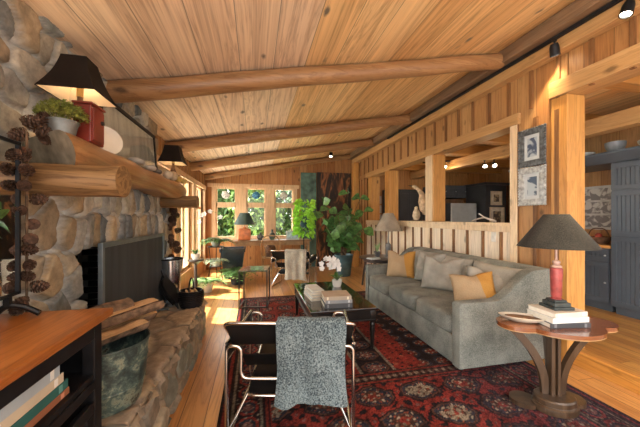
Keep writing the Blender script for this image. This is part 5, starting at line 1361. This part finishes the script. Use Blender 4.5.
# ---------------------------------------------------------------- KITCHEN
KF = .13
def cabinet(name, label, loc, rz, w, d, h, doors, mat, bead=True, z_toe=.1, kn=True, cat='cabinet', group=None):
    """front faces local -y; doors = list of (x0,x1,z0,z1)"""
    t = thing(name, label, cat, loc, rz, group)
    b = B(); box2(b, (-w / 2, 0, z_toe), (w / 2, d, h), .004); box2(b, (-w / 2 + .02, .05, 0), (w / 2 - .02, d, z_toe)); part('body', b, mat, t)
    for (x0, x1, z0, z1) in doors:
        b = B(); st = .06
        for p in ((x0, x1, z0, z0 + st), (x0, x1, z1 - st, z1), (x0, x0 + st, z0 + st, z1 - st), (x1 - st, x1, z0 + st, z1 - st)): box2(b, (p[0], -.022, p[2]), (p[1], 0, p[3]), .003)
        if bead:
            n_ = max(2, int((x1 - x0 - 2 * st) / .045)); ww = (x1 - x0 - 2 * st) / n_
            for i in range(n_): box2(b, (x0 + st + i * ww + .003, -.012, z0 + st), (x0 + st + (i + 1) * ww - .003, 0, z1 - st), .003)
        else: box2(b, (x0 + st, -.008, z0 + st), (x1 - st, 0, z1 - st))
        dr = part('door', b, mat, t)
        if kn:
            k = B(); superell(k, (x1 - .03, -.034, (z0 + z1) / 2), (.026, .026, .026), 2, res=(12, 8)); o = finish('knob', k, M['steel'], True); o.parent = dr
    return t
# pantry run on the right
def dz(a, b_): return a, b_
for k, yc in enumerate((2.42, 1.42)):
    drs = [(-.49, -.005, .12, 1.02), (.005, .49, .12, 1.02), (-.49, -.005, 1.04, 1.62), (.005, .49, 1.04, 1.62), (-.49, -.005, 1.64, 1.98), (.005, .49, 1.64, 1.98)]
    cabinet('pantry_cabinet', ('tall blue grey beadboard pantry beside the counter', 'tall blue grey beadboard pantry at the right edge of the view')[k], (4.63, yc, KF), R(-90), 1.0, .60, 2.0, drs, M['kcab'], group='blue grey pantries')
b = B(); prism(b, [(4.50, 2.13 + .14), (4.50, 2.13 + .11), (4.60, 2.132), (5.255, 2.132), (5.255, 2.27)], 1, .92, 4.4, .004)
single('cornice', b, M['kcab'], 'blue grey cornice shelf running above the pantries', 'shelf')
cabinet('base_cabinet', 'blue grey base cabinet under the wood counter', (4.66, 3.66, KF), R(-90), 1.44, .59, .86, [(-.70, -.36, .12, .66), (-.35, -.01, .12, .66), (0.0, .34, .12, .66), (.36, .70, .12, .66), (-.70, -.01, .68, .84), (0, .70, .68, .84)], M['kcab'])
b = B(); box2(b, (4.62, 2.925, KF + .861), (5.255, 4.385, KF + .90), .005); single('countertop', b, M['counter'], 'butcher block counter between pantry and post', 'counter')
CZ = KF + .90
t = thing('wall_frame', 'white frame of three small photos above the wood counter', 'picture', (5.258, 3.50, 1.22), R(-90))
b = B(); box2(b, (-.26, -.02, 0), (.26, 0, .68), .004); part('frame', b, plain('grey_white_frame', (.55, .57, .58), .5), t)
for k in range(3):
    b = B(); box2(b, (-.21, -.024, .04 + k * .21), (.21, -.019, .22 + k * .21)); part('photo', b, printm('family_photo_%d' % k, (.62, .64, .64), (.22, .22, .24), 5 + k), t)
t = thing('fruit_basket', 'dark basket with red fruit on the wood counter', 'basket', (4.86, 3.22, CZ))
b = B(); lathe(b, [(0, 0), (.10, 0), (.15, .09), (.155, .10), (.14, .09), (.09, .015), (0, .015)], n=26); part('bowl', b, M['brown'], t, 30)
b = B(); tube(b, smooth_path([(0, -.14, .09), (0, -.09, .22), (0, .09, .22), (0, .14, .09)], .08), .008, 8); part('handle', b, M['brown'], t, True)
for k, (x, y, z_) in enumerate(((.04, .05, .055), (-.05, .03, .05), (.0, -.06, .052), (.0, .0, .105))):
    b = B(); superell(b, (0, 0, 0), (.085, .085, .078), 2, res=(16, 10)); single('apple', b, plain('apple_%d' % k, (.40, .06, .04), .35, var=.4, scale=16), 'red apple in the counter basket, %s' % ('far side', 'left side', 'near side', 'topmost')[k], 'fruit', (4.86 + x, 3.22 + y, CZ + z_ + .01), smooth=80, group='apples in the basket')
random.seed(31)
for k, (y, r_, h, c, lab) in enumerate(((3.75, .12, .12, (.42, .42, .42), 'grey bowl on the cornice, farthest from the camera'), (3.35, .14, .08, (.60, .60, .56), 'pale platter bowl on the cornice, second from the far end'), (2.95, .11, .15, (.18, .19, .20), 'dark pot on the cornice above the counter end'), (2.55, .15, .09, (.62, .60, .55), 'white shallow bowl on the cornice above the pantry'), (2.15, .12, .14, (.30, .31, .32), 'slate crock on the cornice above the pantry'), (1.75, .14, .10, (.55, .56, .58), 'light grey bowl on the cornice at the right edge'))):
    b = B(); lathe(b, [(0, 0), (r_ * .55, 0), (r_ * .95, h * .6), (r_, h), (r_ * .9, h), (r_ * .5, h * .2), (0, h * .15)], n=22)
    single('bowl', b, plain('crockery_%d' % k, c, .4, var=.3), lab, 'bowl', (4.75, y, 2.2705), smooth=40, group='crockery along the cornice')
# far side: fridge, uppers, tall cabinet with prints
t = thing('refrigerator', 'stainless steel refrigerator in the dark kitchen', 'fridge', (5.27, 6.5, KF))
b = B(); box2(b, (-.37, .04, .0), (.37, .72, 1.66), .01); part('body', b, M['kdark'], t)
for z0, z1 in ((.06, .52), (.54, 1.65)):
    b = B(); box2(b, (-.37, -.01, z0), (.37, .04, z1), .008); d = part('door', b, plain('satin_steel', (.50, .54, .55), .4, .25, var=.08), t)
    h_ = B(); tube(h_, smooth_path([(.30, -.01, z1 - .08), (.30, -.05, z1 - .10), (.30, -.05, z0 + (.12 if z0 < .3 else .4)), (.30, -.01, z0 + (.10 if z0 < .3 else .38))], .02), .010, 8); o = finish('handle', h_, M['steel'], True); o.parent = d
cabinet('tall_cabinet', 'tall charcoal cabinet with two framed prints on its face', (6.06, 6.3, KF), 0, .64, .7, 2.12, [], M['kdark'])
b = B(); box2(b, (5.68, 6.24, KF + 2.121), (6.44, 7.02, KF + 2.18), .01); single('cornice', b, M['kdark'], 'charcoal cornice on top of the tall cabinet', 'shelf')
wallpic('cream matted print, upper of two on the charcoal cabinet', (6.06, 6.299, 1.73), 0, .34, .36, .03, plain('cream_frame', (.62, .52, .36), .5), plain('cream_mat', (.66, .58, .44), .7), (.45, .34, .2), (.07, .05, .04), 3.1, 0, 'prints on the charcoal cabinet')
wallpic('larger cream matted print, lower of two on the charcoal cabinet', (6.08, 6.299, 1.18), 0, .44, .50, .03, plain('cream_frame2', (.60, .50, .34), .5), plain('cream_mat2', (.68, .60, .47), .7), (.40, .30, .18), (.08, .06, .05), 4.2, 0, 'prints on the charcoal cabinet')
cabinet('wall_cabinet', 'dark grey wall cabinets above the refrigerator', (5.22, 6.92, 1.95), 0, .92, .66, .34, [(-.45, -.155, .02, .32), (-.15, .145, .02, .32), (.15, .445, .02, .32)], plain('slate_paint', (.07, .075, .085), .45, var=.2), False, 0.0)
cabinet('tall_cupboard', 'dark paneled cupboard wall at the back of the kitchen behind the heron', (4.15, 7.2, KF), 0, 1.30, .39, 2.05, [(-.64, -.33, .1, 2.0), (-.32, -.005, .1, 2.0), (.005, .32, .1, 2.0), (.33, .64, .1, 2.0)], M['kdark'], False)
b = B(); box2(b, (-.2, -.12, 0), (.2, .12, .10), .01); single('basket_box', b, M['brown'], 'low brown box on top of the refrigerator', 'box', (5.2, 6.8, KF + 1.66), (0, 0, .1))
for k in range(3):
    wallpic('small pale print on the far kitchen wall, %s of three' % ('lowest', 'middle', 'topmost')[k], (3.36, 7.597, 1.28 + k * .26), 0, .22, .22, .02, plain('white_frame_%d' % k, (.6, .57, .5), .5), plain('white_mat_%d' % k, (.7, .66, .58), .7), (.5, .45, .38), (.2, .17, .14), 6.1 + k, 0, 'small prints on the far kitchen wall')

# ---------------------------------------------------------------- OUTSIDE
b = B(); box2(b, (-16, YB + .17, -.3), (12, 30, -.12)); box2(b, (-16, -3, -.3), (-2.05, YB + .17, -.12)); o = struct('floor_outside', b, plain('pale_bounce_ground', (.62, .58, .51), .9, var=.2, scale=2))  # pale ground surface made up to bounce sunlight onto the ceiling
random.seed(77)
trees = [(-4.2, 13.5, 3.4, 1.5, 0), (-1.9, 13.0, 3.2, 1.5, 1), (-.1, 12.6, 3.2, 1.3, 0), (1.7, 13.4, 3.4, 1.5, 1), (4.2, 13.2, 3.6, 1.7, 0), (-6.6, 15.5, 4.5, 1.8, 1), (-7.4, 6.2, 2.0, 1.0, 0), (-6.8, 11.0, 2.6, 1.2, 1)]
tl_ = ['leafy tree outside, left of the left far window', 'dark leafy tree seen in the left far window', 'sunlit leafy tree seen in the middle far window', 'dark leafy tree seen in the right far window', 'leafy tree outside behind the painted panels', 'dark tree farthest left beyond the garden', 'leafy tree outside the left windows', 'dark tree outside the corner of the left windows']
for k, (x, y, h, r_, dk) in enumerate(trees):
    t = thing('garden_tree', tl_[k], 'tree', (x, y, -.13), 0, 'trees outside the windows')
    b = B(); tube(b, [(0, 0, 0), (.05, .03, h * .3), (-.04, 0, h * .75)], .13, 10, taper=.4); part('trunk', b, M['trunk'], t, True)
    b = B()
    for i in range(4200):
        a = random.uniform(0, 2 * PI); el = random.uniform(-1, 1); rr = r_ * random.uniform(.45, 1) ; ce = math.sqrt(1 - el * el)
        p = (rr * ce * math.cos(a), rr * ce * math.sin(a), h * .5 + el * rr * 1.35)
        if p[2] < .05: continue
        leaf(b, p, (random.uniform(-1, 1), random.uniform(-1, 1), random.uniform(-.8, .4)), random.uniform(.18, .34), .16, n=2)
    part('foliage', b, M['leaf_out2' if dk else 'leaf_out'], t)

# ---------------------------------------------------------------- LIGHT
w = bpy.data.worlds.new('World'); bpy.context.scene.world = w; w.use_nodes = True
nt = w.node_tree; bg = nt.nodes['Background']
tcw = nt.nodes.new('ShaderNodeTexCoord'); dp = nt.nodes.new('ShaderNodeVectorMath'); dp.operation = 'DOT_PRODUCT'; dp.inputs[1].default_value = Vector((-.75, .45, .48)).normalized()
nt.links.new(tcw.outputs['Generated'], dp.inputs[0])
mr = nt.nodes.new('ShaderNodeMapRange'); mr.inputs['From Min'].default_value = -.6; mr.inputs['From Max'].default_value = 1.0; mr.inputs['To Min'].default_value = .8; mr.inputs['To Max'].default_value = 7.0
nt.links.new(dp.outputs['Value'], mr.inputs['Value']); nt.links.new(mr.outputs[0], bg.inputs['Strength'])
bg.inputs['Color'].default_value = (1.0, .97, .93, 1)
def lamp(kind, name, loc, energy, color, **kw):
    l = bpy.data.lights.new(name, kind); l.energy = energy; l.color = color
    for k, v in kw.items(): setattr(l, k, v)
    o = bpy.data.objects.new(name, l); C.objects.link(o); o.location = loc; return o
def aim(o, d): o.rotation_euler = Vector(d).to_track_quat('-Z', 'Y').to_euler()
o = lamp('SUN', 'sun', (-6, 9, 9), 14, (1, .95, .86), angle=R(.6)); aim(o, (1.0, -.42, -1.35))
WARM = (1, .70, .38)
for loc, e in (((-1.00, 1.965, MZ + .40), 5), ((-.935, 3.69, MZ + .31), 5), ((2.205, 1.735, LZ + .52), 6), ((2.64, 5.44, .62 + .62), 6), ((-.26, 7.72, DZ + .5), 3)):
    lamp('POINT', 'lamp_bulb_light', loc, e, WARM, shadow_soft_size=.03)
for loc, d, e, sz in (((2.80, 2.25, 2.99), (.30, .10, -1), 90, 70), ((2.775, 1.662, 2.90), (-.645, -.05, -1.60), 150, 12), ((1.70, 6.42, zc(1.7) - .28), (-.2, -.3, -1), 60, 80)):
    o = lamp('SPOT', 'track_light', loc, e, (1, .76, .46), spot_size=R(sz), spot_blend=.6, shadow_soft_size=.03); aim(o, d)
for x, y in kt + [(4.28, 4.72), (4.40, 4.62)]:
    lamp('POINT', 'kitchen_spot_light', (x - .06, y - .10, 2.45 if y > 5 else 2.25), 2.0 if y > 5 else .8, (1, .74, .42), shadow_soft_size=.03)

# ---------------------------------------------------------------- CAMERA
cam = bpy.data.cameras.new('camera'); cam.sensor_width = 36; cam.lens = 290 / 640 * 36
cam.shift_x = 0; cam.shift_y = (218 - 213.5) / 640
cam.clip_start = .05
co = bpy.data.objects.new('camera', cam); C.objects.link(co)
co.location = (0, 0, 1.4); co.rotation_euler = (R(90), 0, -math.atan2(65, 290))
sc = bpy.context.scene; sc.camera = co
sc.view_settings.view_transform = 'Standard'; sc.view_settings.look = 'None'; sc.view_settings.exposure = 1.1; sc.view_settings.gamma = 1
sc.view_settings.use_curve_mapping = False
